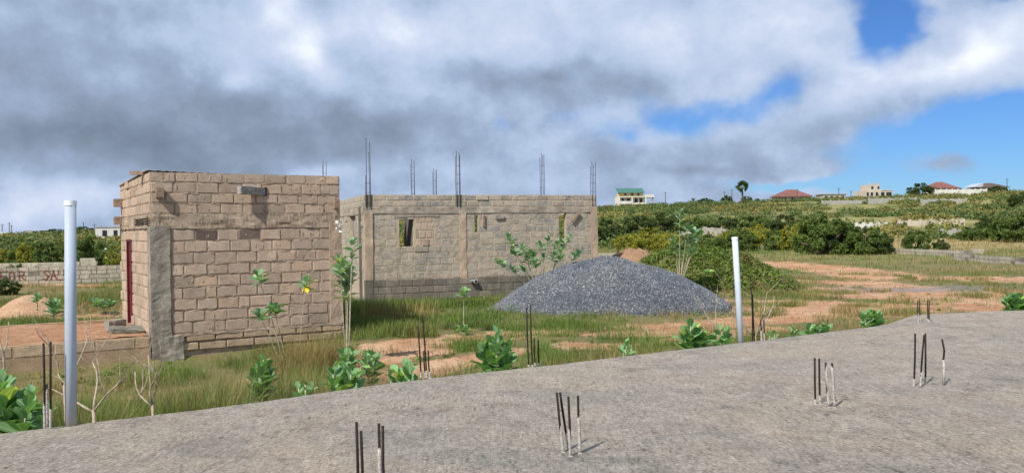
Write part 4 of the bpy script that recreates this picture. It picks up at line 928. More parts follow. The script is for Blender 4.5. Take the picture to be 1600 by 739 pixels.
# ------------------------------------------------------------------ dead bushes
def branch(mb, p, d, L, r, depth, rr, gnarl=.6):
    pts = [p]; rad = [r]; n = 5
    for k in range(n):
        d = (d+Vector((rr.uniform(-gnarl, gnarl), rr.uniform(-gnarl, gnarl), rr.uniform(-.1, .3)))*.5).normalized(); pts.append(pts[-1]+d*L/n); rad.append(r*(1-.55*(k+1)/n))
    mb.tube(pts, rad, 6)
    if depth > 0:
        for k in range(rr.choice((1, 2, 2))):
            i = rr.randint(2, n); s = Vector((rr.uniform(-1, 1), rr.uniform(-.6, .6), rr.uniform(-.05, .5))).normalized()
            branch(mb, pts[i], (d*.7+s*.8).normalized(), L*rr.uniform(.5, .75), rad[i]*.8, depth-1, rr, gnarl)
def dead(px, py, Y, dirs, L, r, seed, label, depth=2):
    b = at(px, py, Y); b.z = g1(b.x, b.y); R = empty('dead_bush', b); tag(R, label, 'dead bush', 'leafless bleached bushes'); rr = random.Random(seed)
    h = at(px, py, Y).z-b.z
    MB().tube([(0, 0, -.1), (.01, .02, h*.5), (0, 0, h)], [r*1.25, r*1.15, r*1.05], 8).build('trunk', M['dead'], R, smooth=True)
    for d in dirs:
        mb = MB(); branch(mb, Vector((0, 0, h-.02)), Vector(d).normalized(), L*rr.uniform(.85, 1.15), r*.9, depth, rr); mb.build('branch', M['dead'], R, smooth=True)
dead(146, 640, edgeY(145)+.35, [(.75, .1, .95), (.0, .2, 1), (-.8, .1, .45)], .55, .014, 3, 'bleached forked dead bush just right of the thick pipe')
dead(238, 632, edgeY(238)+.3, [(.35, .1, 1), (-.15, .1, 1), (-.8, 0, .6)], .5, .011, 7, 'pale dead bush with crossing branches below the hut corner')
dead(2, 590, edgeY(10)+1.4, [(-.3, .1, 1), (.5, .1, .9)], .6, .014, 9, 'thin bare twigs behind the big milkweed at the left edge', 1)
dead(100, 600, edgeY(100)+1.0, [(.5, .1, 1), (-.6, .1, .8)], .55, .011, 10, 'thin bare twigs crossing behind the thick pipe', 1)
dead(1180, 524, edgeY(1180)+.8, [(.5, .1, 1), (-.9, .1, .9), (.9, .1, .7)], .8, .012, 11, 'dry curved twigs right of the pale leaning pipe', 1)
dead(1118, 515, edgeY(1118)+.8, [(-.5, .1, 1), (.3, .1, .9)], .6, .010, 12, 'dry twigs above the milkweed left of the pale pipe', 1)

# ------------------------------------------------------------------ grass
HB = (HUT, HA, -9.05, 4.3, -.08, 4.6); BB = (B2, BA, -.05, 9.1, -.08, 12.1)
def inside(x, y, B):
    base, rz, x0, x1, y0, y1 = B; c, s = math.cos(-rz), math.sin(-rz); dx, dy = x-base.x, y-base.y; lx, ly = dx*c-dy*s, dx*s+dy*c
    return (lx > x0) & (lx < x1) & (ly > y0) & (ly < y1)
def heap_in(x, y): return (((x-GH.x)/3.8)**2+((y-GH.y)/2.95)**2 < 1.0)
def mound_in(x, y): return (((x-GM.x)/4)**2+((y-GM.y)/3.2)**2 < .9)
def field(y0, y1, n, hmin, hmax, w, name, label, umax=.78, pw=1.0, lean=.95, dens_thr=.35):
    t = RNG.random(n)**pw; y = y0+(y1-y0)*t; x = (RNG.random(n)*2-1)*umax*y
    tx = x+RNG.normal(size=n)*.04; ty = y
    s = soil_mask(x, y); nz = fbm(x*.9, y*.9, 71, 3); nb = fbm(x*.22+3, y*.22, 72, 3)
    p = np.clip((nz-dens_thr-.04)*4.5, .04, 1)*(1-np.clip(s*1.5-(nz-.5)*3.4, 0, np.where(y > 20, .92, .975)))
    keep = (RNG.random(n) < p) & ~on_slab(x, y, .06) & ~inside(x, y, HB) & ~inside(x, y, BB) & ~heap_in(x, y) & ~mound_in(x, y)
    x, y, nz, nb = x[keep], y[keep], nz[keep], nb[keep]; m = len(x)
    h = hmin+(hmax-hmin)*RNG.random(m)**2*(.5+nz); dry = np.clip((nb-.49)*6+RNG.normal(size=m)*.35+.30, 0, 1)
    # lush green strip in front of the unfinished house and by the heap
    g = B2; c = np.exp(-(((x+1.5)/5.5)**2+((y-27.5)/3.2)**2)); dry = np.clip(dry-c*1.3, 0, 1); h = h*(1+c*.35)
    c2 = np.exp(-(((x-9)/3)**2+((y-27)/2.5)**2)); dry = np.clip(dry-c2, 0, 1)
    sd = y-np.interp(x, ex, ey); dry = np.clip(dry+.75*np.exp(-(sd/2.2)**2)*(y < 24)*(.4+nb), 0, 1); h = h*(1+.5*np.exp(-(sd/1.6)**2)*(y < 24))
    c3 = np.exp(-(((x-50)/16)**2+((y-98)/24)**2))+np.exp(-(((x-4)/7)**2+((y-62)/10)**2)); dry = np.clip(dry+c3*1.2, 0, 1)
    rgt = sstep(6, 10, x)*sstep(18, 22, y)*(1-sstep(60, 90, y)); h = h*(1-.45*rgt)
    return blades(x, y, gz(x, y), h, w*(.7+.6*RNG.random(m)), dry, lean, name, label)
field(7, 22, 360000, .04, .40, .007, 'grass', 'short mixed green and dry grass between the slab and the buildings', .74)
field(20, 46, 190000, .05, .30, .013, 'grass', 'green and yellow grass round the unfinished house and the gravel heap', .72, 1.0)
field(44, 115, 170000, .12, .55, .03, 'grass', 'rough yellowish grass of the far fields', .72, .8)
def tufts(spec, name, label):
    X = []; Y = []; Hh = []; Dr = []; Wd = []; Ln = []
    for (px, py, Y0, n, r, h, dry) in spec:
        b = at(px, py, Y0) if Y0 else gp(px, py); th = RNG.random(n)*6.283; rr = r*np.sqrt(RNG.random(n)); X.append(b.x+rr*np.cos(th)); Y.append(b.y+rr*np.sin(th)*.7)
        Hh.append(h*(.45+.6*RNG.random(n))); Dr.append(np.clip(dry+RNG.normal(size=n)*.25, 0, 1)); Wd.append(np.full(n, .009 if b.y < 20 else .013))
    x, y, h, d, w = map(np.concatenate, (X, Y, Hh, Dr, Wd)); k = ~on_slab(x, y, .05) & ~inside(x, y, HB) & ~inside(x, y, BB)
    x, y, h, d, w = x[k], y[k], h[k], d[k], w[k]
    return blades(x, y, gz(x, y), h, w, d, .6, name, label)
S = [(px, 0, Y0, n, r, h, dr) for px, Y0, n, r, h, dr in (
    (455, 14.6, 900, .65, 1.15, .95), (490, 14.9, 900, .55, 1.25, .95), (520, 15.0, 500, .4, 1.0, .9), (440, 14.2, 600, .5, .9, .85), (485, 12.6, 700, .5, .85, .8), (500, 11.6, 700, .45, .75, .6),
    (370, 13.2, 400, .6, .75, .8), (330, 12.8, 350, .6, .7, .8), (300, 11.2, 600, .5, .8, .45), (205, 9.6, 900, .45, .95, .3), (225, 9.9, 700, .4, .9, .35), (175, 9.2, 500, .4, .75, .4), (260, 10.2, 500, .45, .7, .4),
    (350, 10.8, 700, .7, .55, .5), (400, 10.6, 800, .7, .55, .55), (450, 10.4, 800, .6, .6, .6), (580, 11.0, 900, .45, .85, .85), (560, 11.4, 600, .4, .85, .8), (600, 12, 500, .4, .7, .7), (690, 11.2, 900, .6, .55, .45), (720, 11.6, 700, .55, .5, .4),
    (860, 11.4, 700, .8, .45, .8), (900, 11.9, 800, .9, .5, .9), (940, 12.1, 800, .9, .5, .9), (990, 12.4, 700, .8, .5, .8), (1030, 12.6, 600, .6, .5, .85), (700, 10.4, 600, .7, .4, .6), (870, 12.4, 900, .7, .5, .75), (910, 12.9, 900, .7, .5, .85), (950, 13.3, 800, .7, .5, .85), (1000, 13.6, 700, .6, .5, .75), (1035, 13.8, 600, .5, .6, .8), (1070, 14.2, 400, .4, .6, .3), (640, 20.2, 500, .6, .45, .4),
    (630, 13.5, 500, .5, .5, .4), (1230, 15.2, 300, .5, .4, .8), (1315, 16, 300, .5, .35, .8), (1500, 18.2, 300, .8, .4, .9), (1530, 18.6, 300, .8, .4, .9), (1480, 18, 250, .7, .35, .9), (1540, 17.6, 400, 1.0, .25, .6), (1470, 16.9, 300, .8, .2, .6),
    (60, 9.5, 500, .6, .6, .3), (120, 9.0, 500, .5, .6, .2), (20, 12, 400, .8, .5, .5), (290, 9.6, 500, .5, .45, .35), (340, 9.3, 500, .5, .4, .5), (800, 12.4, 500, .6, .4, .6))]
rs = random.Random(77)
for k in range(210):
    px = rs.uniform(105, 620); ye = edgeY(px); fr = rs.random()**1.1; yy = ye+.7+fr*(5.0 if px < 480 else 3.0); gz_ = g1(at(px, 369, yy).x, yy); need = 2.45-1.65*yy/ye-gz_
    if (375 < px < 445 and yy < edgeY(410)+1.9) or (512 < px < 612 and yy < 13.1): continue
    S.append((px, 0, yy, rs.randint(140, 300), rs.uniform(.15, .5), max(.25, (need+rs.uniform(.05, .52))/.9)*(1 if fr < .8 else .7), rs.choice((.05, .15, .3, .5, .8, .95))))
for k in range(70):
    px = rs.uniform(620, 1500); ye = edgeY(px); yy = ye+.6+rs.random()*2.2; S.append((px, 0, yy, rs.randint(100, 220), rs.uniform(.15, .4), max(.2, (2.5-1.65*yy/ye+rs.uniform(.0, .34))/.9), rs.choice((.3, .6, .9, .95))))
for k in range(60):
    px = rs.uniform(1180, 1640); S.append((px, 0, rs.uniform(20, 44), rs.randint(120, 260), rs.uniform(.3, .9), rs.uniform(.12, .34), rs.choice((.1, .3, .6, .9))))
tufts(S, 'tall_grass', 'tall dry straw coloured grass tufts before the hut and along the slab edge')
S = [(px, 0, Y0, n, r, h*.62, dr) for px, Y0, n, r, h, dr in ((590, 26.5, 900, 1.0, .8, .1), (560, 25, 900, .9, 1.0, .05), (640, 27.5, 900, 1.2, .6, .1), (700, 28, 900, 1.2, .55, .1), (760, 27.8, 900, 1.2, .55, .2), (800, 27.0, 900, .8, .85, .35), (815, 27.2, 700, .7, .95, .4), (830, 27.6, 500, .6, .9, .4),
    (560, 22, 900, .8, .7, .05), (600, 21.5, 500, .7, .5, .1), (700, 24, 900, 1.6, .35, .1), (780, 23.5, 600, 1.2, .35, .2), (600, 24, 300, .8, 1.3, .8), (655, 24.5, 120, .5, 1.2, .9), (1210, 30, 900, 1.6, .3, .1), (1260, 32, 900, 1.6, .3, .15), (1190, 27, 800, 1.2, .3, .2),
    (30, 31, 700, 1.5, .6, .3), (70, 30, 700, 1.5, .7, .3), (140, 31, 900, 1.5, .7, .3), (165, 33, 900, 1.5, .8, .35), (20, 24, 700, 1.0, .5, .1), (45, 23, 700, .8, .45, .1), (100, 34, 700, 2, .7, .4))]
tufts(S, 'tall_grass', 'lush green grass along the foot of the unfinished house')

def weeds():
    n = 5200; y = 8+36*RNG.random(n)**1.5; x = (RNG.random(n)*2-1)*.72*y; k = (soil_mask(x, y) < .45+.6*(RNG.random(n) < .12)) & ~on_slab(x, y, .1) & ~inside(x, y, HB) & ~inside(x, y, BB) & ~heap_in(x, y) & (fbm(x*.6, y*.6, 77, 3) > .46); x, y = x[k], y[k]; n = len(x); per = 46
    r = (.06+.20*RNG.random(n)**2); c = np.stack([x, y, gz(x, y)], -1); v = RNG.normal(size=(n, per, 3)); v /= np.linalg.norm(v, axis=2)[..., None]; v *= RNG.random((n, per, 1))**.5; v[..., 2] = np.abs(v[..., 2])*.75
    P = (c[:, None]+v*r[:, None, None]).reshape(-1, 3); dry = np.repeat(np.clip(RNG.normal(size=n)*.4+.1, 0, 1), per)
    tag(leaves_cloud(P, np.array([[0, -.2, .95]]), np.repeat(.012+.018*RNG.random(n), per), dry, M['creeper'], 'weeds', None, None, .5), 'small leafy weeds scattered through the grass', 'weeds', kind='stuff')
weeds()
def pebbles():
    n = 9000; y = 7+40*RNG.random(n)**1.3; x = (RNG.random(n)*2-1)*.72*y; k = (RNG.random(n) < .12+.9*soil_mask(x, y)) & ~on_slab(x, y, .04) & ~inside(x, y, HB) & ~inside(x, y, BB) & ~heap_in(x, y); x, y = x[k], y[k]; n = len(x)
    octv = np.array([(1, 0, 0), (0, 1, 0), (-1, 0, 0), (0, -1, 0), (0, 0, .7), (0, 0, -.7)], float); octf = np.array([(0, 1, 4), (1, 2, 4), (2, 3, 4), (3, 0, 4), (1, 0, 5), (2, 1, 5), (3, 2, 5), (0, 3, 5)])
    S = (.010+.045*RNG.random((n, 1, 1))**3)*(1+.6*(RNG.random((n, 6, 1))-.5)); v = octv[None]*S+np.stack([x, y, gz(x, y)+.008], -1)[:, None]; f = octf[None]+(np.arange(n)*6)[:, None, None]
    tag(obj('loose_stones', mesh('loose_stones', v.reshape(-1, 3), f.reshape(-1, 3), M['pebble'])), 'small stones scattered on the bare red ground', 'stones', kind='stuff')
M['pebble'] = mat_foliage('loose_stone', [(.30, .20, .14), (.40, .29, .2), (.22, .19, .17), (.48, .38, .29)], None, 0.0, 2)
pebbles()
# ------------------------------------------------------------------ shrubs and trees
def crown_pts(rx, ry, rz, n, clumps, seed, low=.0):
    r = np.random.default_rng(seed); C = []; 
    while len(C) < clumps:
        v = r.normal(size=3); v /= np.linalg.norm(v); v *= r.random()**.28; v = v*np.array([rx, ry, rz]); 
        if v[2] > -rz*.62: C.append(v)
    C = np.array(C); ci = r.integers(0, clumps, n); cs = (.10+.17*r.random(clumps))*min(rx, rz)
    d = r.normal(size=(n, 3)); d /= np.linalg.norm(d, axis=1)[:, None]; p = C[ci]+d*(cs[ci]*r.random(n)**.35)[:, None]
    p[:, 2] += rz*.75
    return p[p[:, 2] > .02], C
SHR = {}
def shrub_kind(key, mat, rx=1., ry=1., rz=.9, n=3500, clumps=70, leaf=.06, seed=0, trunk=.3):
    p, C = crown_pts(rx, ry, rz, n, clumps, seed); c = p-np.array([[0, 0, rz*.4]]); nrm = c/(np.linalg.norm(c, axis=1)[:, None]+1e-6)
    o = leaves_cloud(p, nrm, leaf, None, M[mat], 'crown', None, None, .45); me = o.data; bpy.data.objects.remove(o)
    mb = MB(); rr = random.Random(seed)
    for k in range(5):
        a = rr.uniform(0, 6.28); q = C[rr.randrange(len(C))]+np.array([0, 0, rz*.75]); mb.tube([(0, 0, -.15), (q[0]*.3, q[1]*.3, q[2]*.5), tuple(q)], [.05, .035, .012], 5)
    SHR[key] = (me, mb.mesh('trunk', M['bark'], True))
for s in range(3):
    shrub_kind(('green', s), 'fol_green', seed=100+s, leaf=.058, n=7500); shrub_kind(('dark', s), 'fol_dark', seed=110+s, leaf=.058, n=7500); shrub_kind(('yellow', s), 'fol_yellow', seed=120+s, leaf=.058, n=6000)
def shrub(kind, v, px, Y, w, h, label, group='bushes in the fields behind', cat='bush', dx=0, base=None):
    p = at(px, 365, Y); z = g1(p.x, Y) if base is None else base
    R = empty('bush' if cat == 'bush' else 'tree', (p.x, Y, z-.05), random.uniform(0, 6.28)); tag(R, label, cat, group)
    c, t = SHR[(kind, v)]; s = (w/2.1, w/2.1*random.uniform(.9, 1.1), h/1.62)
    obj('crown', c, R, None, None, s); obj('trunk', t, R, None, None, s)
    return R
BUSH = [('green', 0, 1290, 74, 5.4, 3.3, 'largest round green bush behind the right end of the red path'), ('dark', 1, 1312, 76, 4.2, 2.9, 'dark bush leaning on the right side of the largest round bush'), ('green', 1, 1352, 73, 3.6, 2.6, 'lower green bush right of the largest round bush'), ('dark', 2, 1372, 74, 2.8, 2.0, 'small dark bush at the left end of the low grey wall'),
        ('green', 2, 1262, 79, 3.2, 2.2, 'green bush at the left of the largest round bush'), ('yellow', 0, 1242, 84, 3.6, 2.9, 'yellow green bush left of the largest round bush'),
        ('green', 1, 1432, 78, 2.6, 2.0, 'loose green bush behind the low grey wall'), ('dark', 0, 1470, 80, 1.6, 1.2, 'small dark bush in the yellow grass behind the low wall'),
        ('green', 0, 1585, 98, 6.5, 3.2, 'broad green bush at the right edge of the photo'), ('dark', 1, 1552, 110, 5, 2.8, 'dark green bush left of the broad one at the right edge'), ('green', 2, 1520, 102, 3.5, 1.8, 'low green bush below the dark one on the right slope'),
        ('yellow', 1, 985, 86, 3.6, 2.0, 'yellow green bush right behind the corner of the unfinished house'), ('yellow', 2, 1015, 90, 4.4, 2.4, 'second yellow green bush right of the unfinished house'), ('yellow', 0, 1040, 84, 3.2, 2.1, 'third yellow green bush above the soil heap'), ('green', 0, 1160, 84, 3.4, 2.2, 'green bush above the pale leaning pipe'),
        ('green', 2, 1108, 82, 3.4, 1.9, 'olive bush left of the pale leaning pipe'), ('yellow', 1, 1140, 88, 3.0, 2.2, 'pale yellow bush directly behind the pale leaning pipe'), ('yellow', 2, 1188, 90, 3.6, 2.6, 'yellow green bush right of the pale leaning pipe'), ('green', 1, 1212, 86, 3.0, 2.2, 'green bush midway between the pale pipe and the largest bush'),
        ('dark', 0, 950, 112, 5, 3.2, 'dark bush by the right wall of the unfinished house'), ('dark', 2, 1000, 122, 6, 3.6, 'wide dark bush on the slope below the green roofed house'), ('dark', 1, 1035, 130, 6, 3.8, 'dark bush on the slope right of the green roofed house'), ('green', 0, 1085, 120, 5, 3.0, 'round bush on the slope above the soil heap'),
        ('dark', 2, 1130, 125, 6, 3.2, 'dark bush on the slope below the palm'), ('green', 1, 1178, 128, 5.5, 3.2, 'green bush on the slope right below the palm'), ('dark', 0, 1225, 118, 5.5, 3.4, 'dark bush on the slope behind the largest round bush'), ('green', 2, 1260, 130, 5, 3, 'green bush below the red roofed house on the hill'),
        ('yellow', 0, 45, 66, 2.3, 2.2, 'bright green and yellow bush behind the lettered wall'), ('green', 1, 70, 66, 2.6, 2.2, 'green bush behind the lettered wall left of the thick pipe'), ('green', 0, 30, 67, 2.0, 1.7, 'green bush behind the lettered wall at the far left'),
        ('green', 0, 135, 82, 3.2, 2.5, 'leafy tree right of the thick pipe'), ('dark', 2, 118, 86, 3.6, 1.9, 'dark bush half hidden by the thick pipe'), ('yellow', 2, 180, 57, 1.6, 1.9, 'loose flowering bush next to the left hut wall'), ('dark', 1, 168, 62, 1.8, 1.4, 'dark low bush behind the end of the lettered wall'),
        ('dark', 1, 6, 37, 1.3, .8, 'dark low bush at the left edge before the lettered wall'), ('green', 2, 22, 47, 1.5, 1.1, 'bush growing against the letters of the wall'), ('green', 0, 58, 49, .9, .8, 'small bush at the gap between the painted words'), ('yellow', 1, 5, 70, 2.4, 1.6, 'yellowish bush at the left edge behind the lettered wall')]
for k, v, px, Y, w, h, lb in BUSH: shrub(k, v, px, Y, w, h, lb)
for px, Y, w, h, lb in ((1440, 345, 11, 6, 'big dark round tree beside the red roofed house on the ridge'), (1136, 345, 5, 4.2, 'dark tree on the skyline left of the palm'), (1168, 350, 5, 3.6, 'dark tree on the skyline right behind the palm'), (1183, 350, 3, 2.6, 'small dark tree on the skyline right of the palm'), (1105, 350, 7, 3.5, 'low wide tree on the skyline left of the palm'),
                        (90, 300, 10, 3, 'dark tree row on the far left skyline'), (1500, 330, 4, 3, 'small dark tree before the white wall on the ridge'), (1598, 210, 6, 4, 'dark tree on the slope at the right edge'), (1560, 340, 7, 3.5, 'dark tree on the ridge at the right'), (125, 260, 9, 3, 'dark tree clump on the skyline behind the thick pipe')):
    shrub('dark', random.randrange(3), px, Y, w, h, lb, 'trees on the skyline', 'tree')
# flowers on the bush at the hut
fp = at(182, 392, 56.5)
mb = MB()
for k in range(9): p = Vector((random.uniform(-.6, .6), random.uniform(-.5, .3), random.uniform(-.2, .75))); mb.box(p.x-.05, p.x+.05, p.y-.05, p.y+.05, p.z-.04, p.z+.05)
fb = [o for o in bpy.data.objects if o.get('label') == 'loose flowering bush next to the left hut wall'][0]
fo = mb.build('flowers', M['flower'], fb, (0, 0, 1.2)); fo['kind'] = 'stuff'
def scrub():
    """low scrub that covers the hillside as one mass"""
    n = 5200; y = 100+(350-100)*RNG.random(n)**.9; x = (RNG.random(n)*2-1)*.72*y; keep = fbm(x*.035, y*.035, 90) > .30+.19*sstep(.22, .45, x/y)+.06*(x < -20); x, y = x[keep], y[keep]
    # a closed belt on the ridge line
    xr = np.linspace(-255, 265, 420)+RNG.normal(size=420); yr = 338+RNG.random(420)*14; x = np.concatenate([x, xr]); y = np.concatenate([y, yr]); m = len(x)
    sz = .7+RNG.random(m)*1.2; per = 110; P = []; D = []
    for i in range(m):
        k = per; v = RNG.normal(size=(k, 3)); v /= np.linalg.norm(v, axis=1)[:, None]; v *= (RNG.random(k)**.4)[:, None]; v[:, 2] = np.abs(v[:, 2]); v += (fbm(v[:, 0]*3+i, v[:, 1]*3, 3)-.5)[:, None]*.3
        P.append(v*np.array([sz[i]*1.35, sz[i]*1.2, sz[i]*.95])+np.array([x[i], y[i], 0])); D.append(np.full(k, float(np.clip((fbm(x[i]*.05+5, y[i]*.05, 91)-.47)*6+RNG.normal()*.3, 0, 1))))
    P = np.concatenate(P); D = np.concatenate(D); P[:, 2] += gz(P[:, 0], P[:, 1])
    tag(leaves_cloud(P, np.array([[0, -.3, .9]]), .30, D, M['fol_far'], 'scrub', None, None, .6), 'low green and yellow scrub covering the far hillside', 'scrub', kind='stuff')
scrub()
def palm():
    Y = 300; p = at(1160, 320, Y); z = g1(p.x, Y); top = at(1159, 292, Y).z
    R = empty('fan_palm', (p.x, Y, z)); tag(R, 'lone fan palm with a round crown standing above the scrub', 'palm tree'); h = top-z
    MB().tube([(0, 0, -.3), (.1, 0, h*.5), (-.1, 0, h)], [.38, .3, .26], 8).build('trunk', M['bark'], R, smooth=True)
    V = []; Fc = []; rr = random.Random(4)
    for k in range(46):
        v = Vector((rr.gauss(0, 1), rr.gauss(0, 1), rr.gauss(.35, .9))).normalized(); L = rr.uniform(1.8, 2.7); c = v*L*.5; side = v.cross(Vector((rr.gauss(0, 1), rr.gauss(0, 1), rr.gauss(0, 1)))).normalized()
        for j in range(-4, 5):
            a = j*.3; d = (v*math.cos(a)+side*math.sin(a)); b = len(V); w = v.cross(side)*.0+(side*math.cos(a)-v*math.sin(a))*.14; e = c+d*L*.62+Vector((0, 0, -.18*abs(j)*.3))
            V += [tuple(c+Vector((0, 0, h))), tuple(c.lerp(e, .6)+w+Vector((0, 0, h))), tuple(e+Vector((0, 0, h))), tuple(c.lerp(e, .6)-w+Vector((0, 0, h)))]; Fc.append((b, b+1, b+2, b+3))
    obj('crown', mesh('crown', V, Fc, M['fol_dark']), R)
    for px, Y, hh, lb in ((1083, 345, 2.2, 'short feathery palm on the skyline left of the fan palm'), (1092, 350, 1.6, 'lower of two feathery palms on the skyline')):
        p = at(px, 318, Y); z = g1(p.x, Y); R = empty('short_palm', (p.x, Y, z)); tag(R, lb, 'palm tree')
        MB().tube([(0, 0, -.3), (0, 0, hh)], [.3, .2], 7).build('trunk', M['bark'], R)
        V = []; Fc = []
        for k in range(16):
            a = rr.uniform(0, 6.28); el = rr.uniform(-.1, 1.1); d = Vector((math.cos(a)*math.cos(el), math.sin(a)*math.cos(el), math.sin(el))); w = d.cross(Vector((0, 0, 1))).normalized()*.28
            pp = [Vector((0, 0, hh))+d*3.1*t-Vector((0, 0, 1.5*t*t)) for t in (0, .35, .7, 1)]; b = len(V)
            for t, q in zip((.4, 1, .8, .1), pp): V += [tuple(q-w*t), tuple(q+w*t)]
            for j in range(3): Fc.append((b+2*j, b+2*j+1, b+2*j+3, b+2*j+2))
        obj('crown', mesh('crown', V, Fc, M['fol_dark']), R)
palm()

# ------------------------------------------------------------------ walls of plots
def low_wall(a, b, courses, key, mort, label, seed, pitch=.5, h=.22, T=.14, tall=0):
    d = b-a; L = d.xy.length; rz = math.atan2(d.y, d.x); z = min(g1(a.x, a.y), g1(b.x, b.y))-.03
    R = empty('plot_wall', (a.x, a.y, z), rz); tag(R, label, 'wall', 'low block walls round the plots')
    c = MB().box(0, L, 0, T, -.3, courses*h).build('core', M[mort], R); lay(c, key, L, [(i*h, h) for i in range(courses)], 'f', (0, 0), seed=seed, pitch=pitch, skip=.03)
    return R
wa = gp(-60, 447); wb = gp(200, 439)
WL = low_wall(wa, wb, 4, 'pale', 'wall_dark', 'weathered block wall with FOR SALE painted in faded red letters', 51, .5, .235)
def letters():
    G = {'F': [((0, 0), (0, 1)), ((0, 1), (.6, 1)), ((0, .52), (.5, .52))], 'O': [((.05, .2), (.05, .8)), ((.05, .8), (.3, 1)), ((.3, 1), (.55, .8)), ((.55, .8), (.55, .2)), ((.55, .2), (.3, 0)), ((.3, 0), (.05, .2))],
         'R': [((0, 0), (0, 1)), ((0, 1), (.5, .95)), ((.5, .95), (.5, .6)), ((.5, .6), (0, .5)), ((.15, .5), (.6, 0))], 'S': [((.6, .85), (.3, 1)), ((.3, 1), (.02, .78)), ((.02, .78), (.55, .35)), ((.55, .35), (.3, 0)), ((.3, 0), (0, .15))],
         'A': [((0, 0), (.3, 1)), ((.3, 1), (.6, 0)), ((.12, .4), (.48, .4))], 'L': [((0, 1), (0, 0)), ((0, 0), (.55, 0))], 'E': [((0, 0), (0, 1)), ((0, 1), (.55, 1)), ((0, .5), (.45, .5)), ((0, 0), (.55, 0))]}
    d = (wb-wa); rz = math.atan2(d.y, d.x); S = .5
    def wx(px):
        r = ray(px, 425); n = Vector((-d.y, d.x)).normalized(); k = wa.xy.dot(n)/Vector((r.x, r.y)).dot(n); return (Vector((r.x*k, r.y*k))-wa.xy).length
    for ch, px in (('F', 1), ('O', 14), ('R', 30), ('S', 68), ('A', 79), ('L', 91), ('E', 100)):
        mb = MB(); x0 = wx(px)
        for (ax, az), (bx_, bz) in G[ch]:
            u = Vector((bx_-ax, 0, bz-az)); l = u.length*S; an = math.atan2(bz-az, bx_-ax)
            Mx = Matrix.Translation(Vector((ax*S*.85, 0, az*S))) @ Matrix.Rotation(-an, 4, 'Y'); mb.box(-.02, l+.02, -.004, .03, -.03, .03, Mx)
        mb.build('painted_letter', M['paint_red'], WL, (x0, -.022, .24))
letters()
low_wall(at(-40, 418, 63), at(125, 414, 64), 3, 'pale', 'wall_pale', 'pale plot wall showing behind the lettered wall', 52, .5, .22)
low_wall(at(125, 414, 66), at(215, 412, 66), 4, 'pale', 'wall_pale', 'pale sunlit wall right of the thick pipe behind the bushes', 58, .5, .22)
low_wall(gp(1382, 396), gp(1518, 402), 2, 'pale', 'wall_dark', 'low grey block wall in front of the yellow grass field', 53, .55, .27)
low_wall(gp(1490, 406), gp(1660, 419), 2, 'pale', 'wall_dark', 'low grey block wall running off at the right edge', 54, .55, .25)
low_wall(gp(1190, 393), gp(1252, 392), 2, 'dark', 'wall_dark', 'short dark wall left of the largest round bush', 55, .55, .25)
low_wall(gp(925, 404), gp(972, 403), 2, 'pale', 'wall_pale', 'short pale wall end at the right corner of the unfinished house', 56, .55, .24)
V, Fc = rough_bar(-.45, .45, -.1, .1, 0, .42, amp=.02, seg=.1, seed=61); p = gp(1528, 397); o = obj('concrete_stub', mesh('concrete_stub', V, Fc, M['wall_pale']), None, p); tag(o, 'pale square block standing behind the low grey wall', 'block')
def far_wall(px0, px1, Y, h, mat, label, piers=0, dz=0):
    a = at(px0, 330, Y); b = at(px1, 330, Y); z = min(g1(a.x, Y), g1(b.x, Y)); L = b.x-a.x; zl, zr = g1(a.x, Y), g1(b.x, Y)
    R = empty('compound_wall', (a.x, Y, 0)); tag(R, label, 'wall', 'long walls on the hillside')
    mb = MB().box(0, L, 0, .2, z-1, z+h+dz); mb.build('panel', M[mat], R)
    for k in range(piers+1 if piers else 0): MB().box(L*k/piers-.2, L*k/piers+.2, -.1, .3, z-1, z+h+dz+.25).build('pier', M[mat], R)
far_wall(1462, 1542, 325, 2.6, 'cream_pale', 'long pale wall with piers below the red roofed house on the ridge', 9)
far_wall(1358, 1442, 250, 1.6, 'grey_render', 'long grey wall crossing the hillside below the beige building', 8)
far_wall(1440, 1510, 235, 1.5, 'grey_render', 'grey wall crossing the hillside at the right', 6)
far_wall(1285, 1352, 255, 1.3, 'grey_render', 'short grey wall on the hillside below the low house', 5)
far_wall(1338, 1384, 128, 1.3, 'cream_pale', 'pale wall behind the lower green bush', 4)
far_wall(1405, 1505, 140, 1.0, 'beige', 'long beige wall behind the yellow grass', 6)
far_wall(1472, 1530, 112, 1.0, 'grey_render', 'low grey wall in the field at the right', 3)
V, Fc = heap_mesh('h', 0, 0, 6.5, 4, 1.9, 22, None, 0, 60, .25, .9); p = at(1110, 370, 112); o = obj('gravel_heap', mesh('far_heap', V, Fc, M['wall_dark'], True), None, (p.x, 112, g1(p.x, 112)-.1)); tag(o, 'distant grey stone heap among the yellow bushes', 'gravel heap')

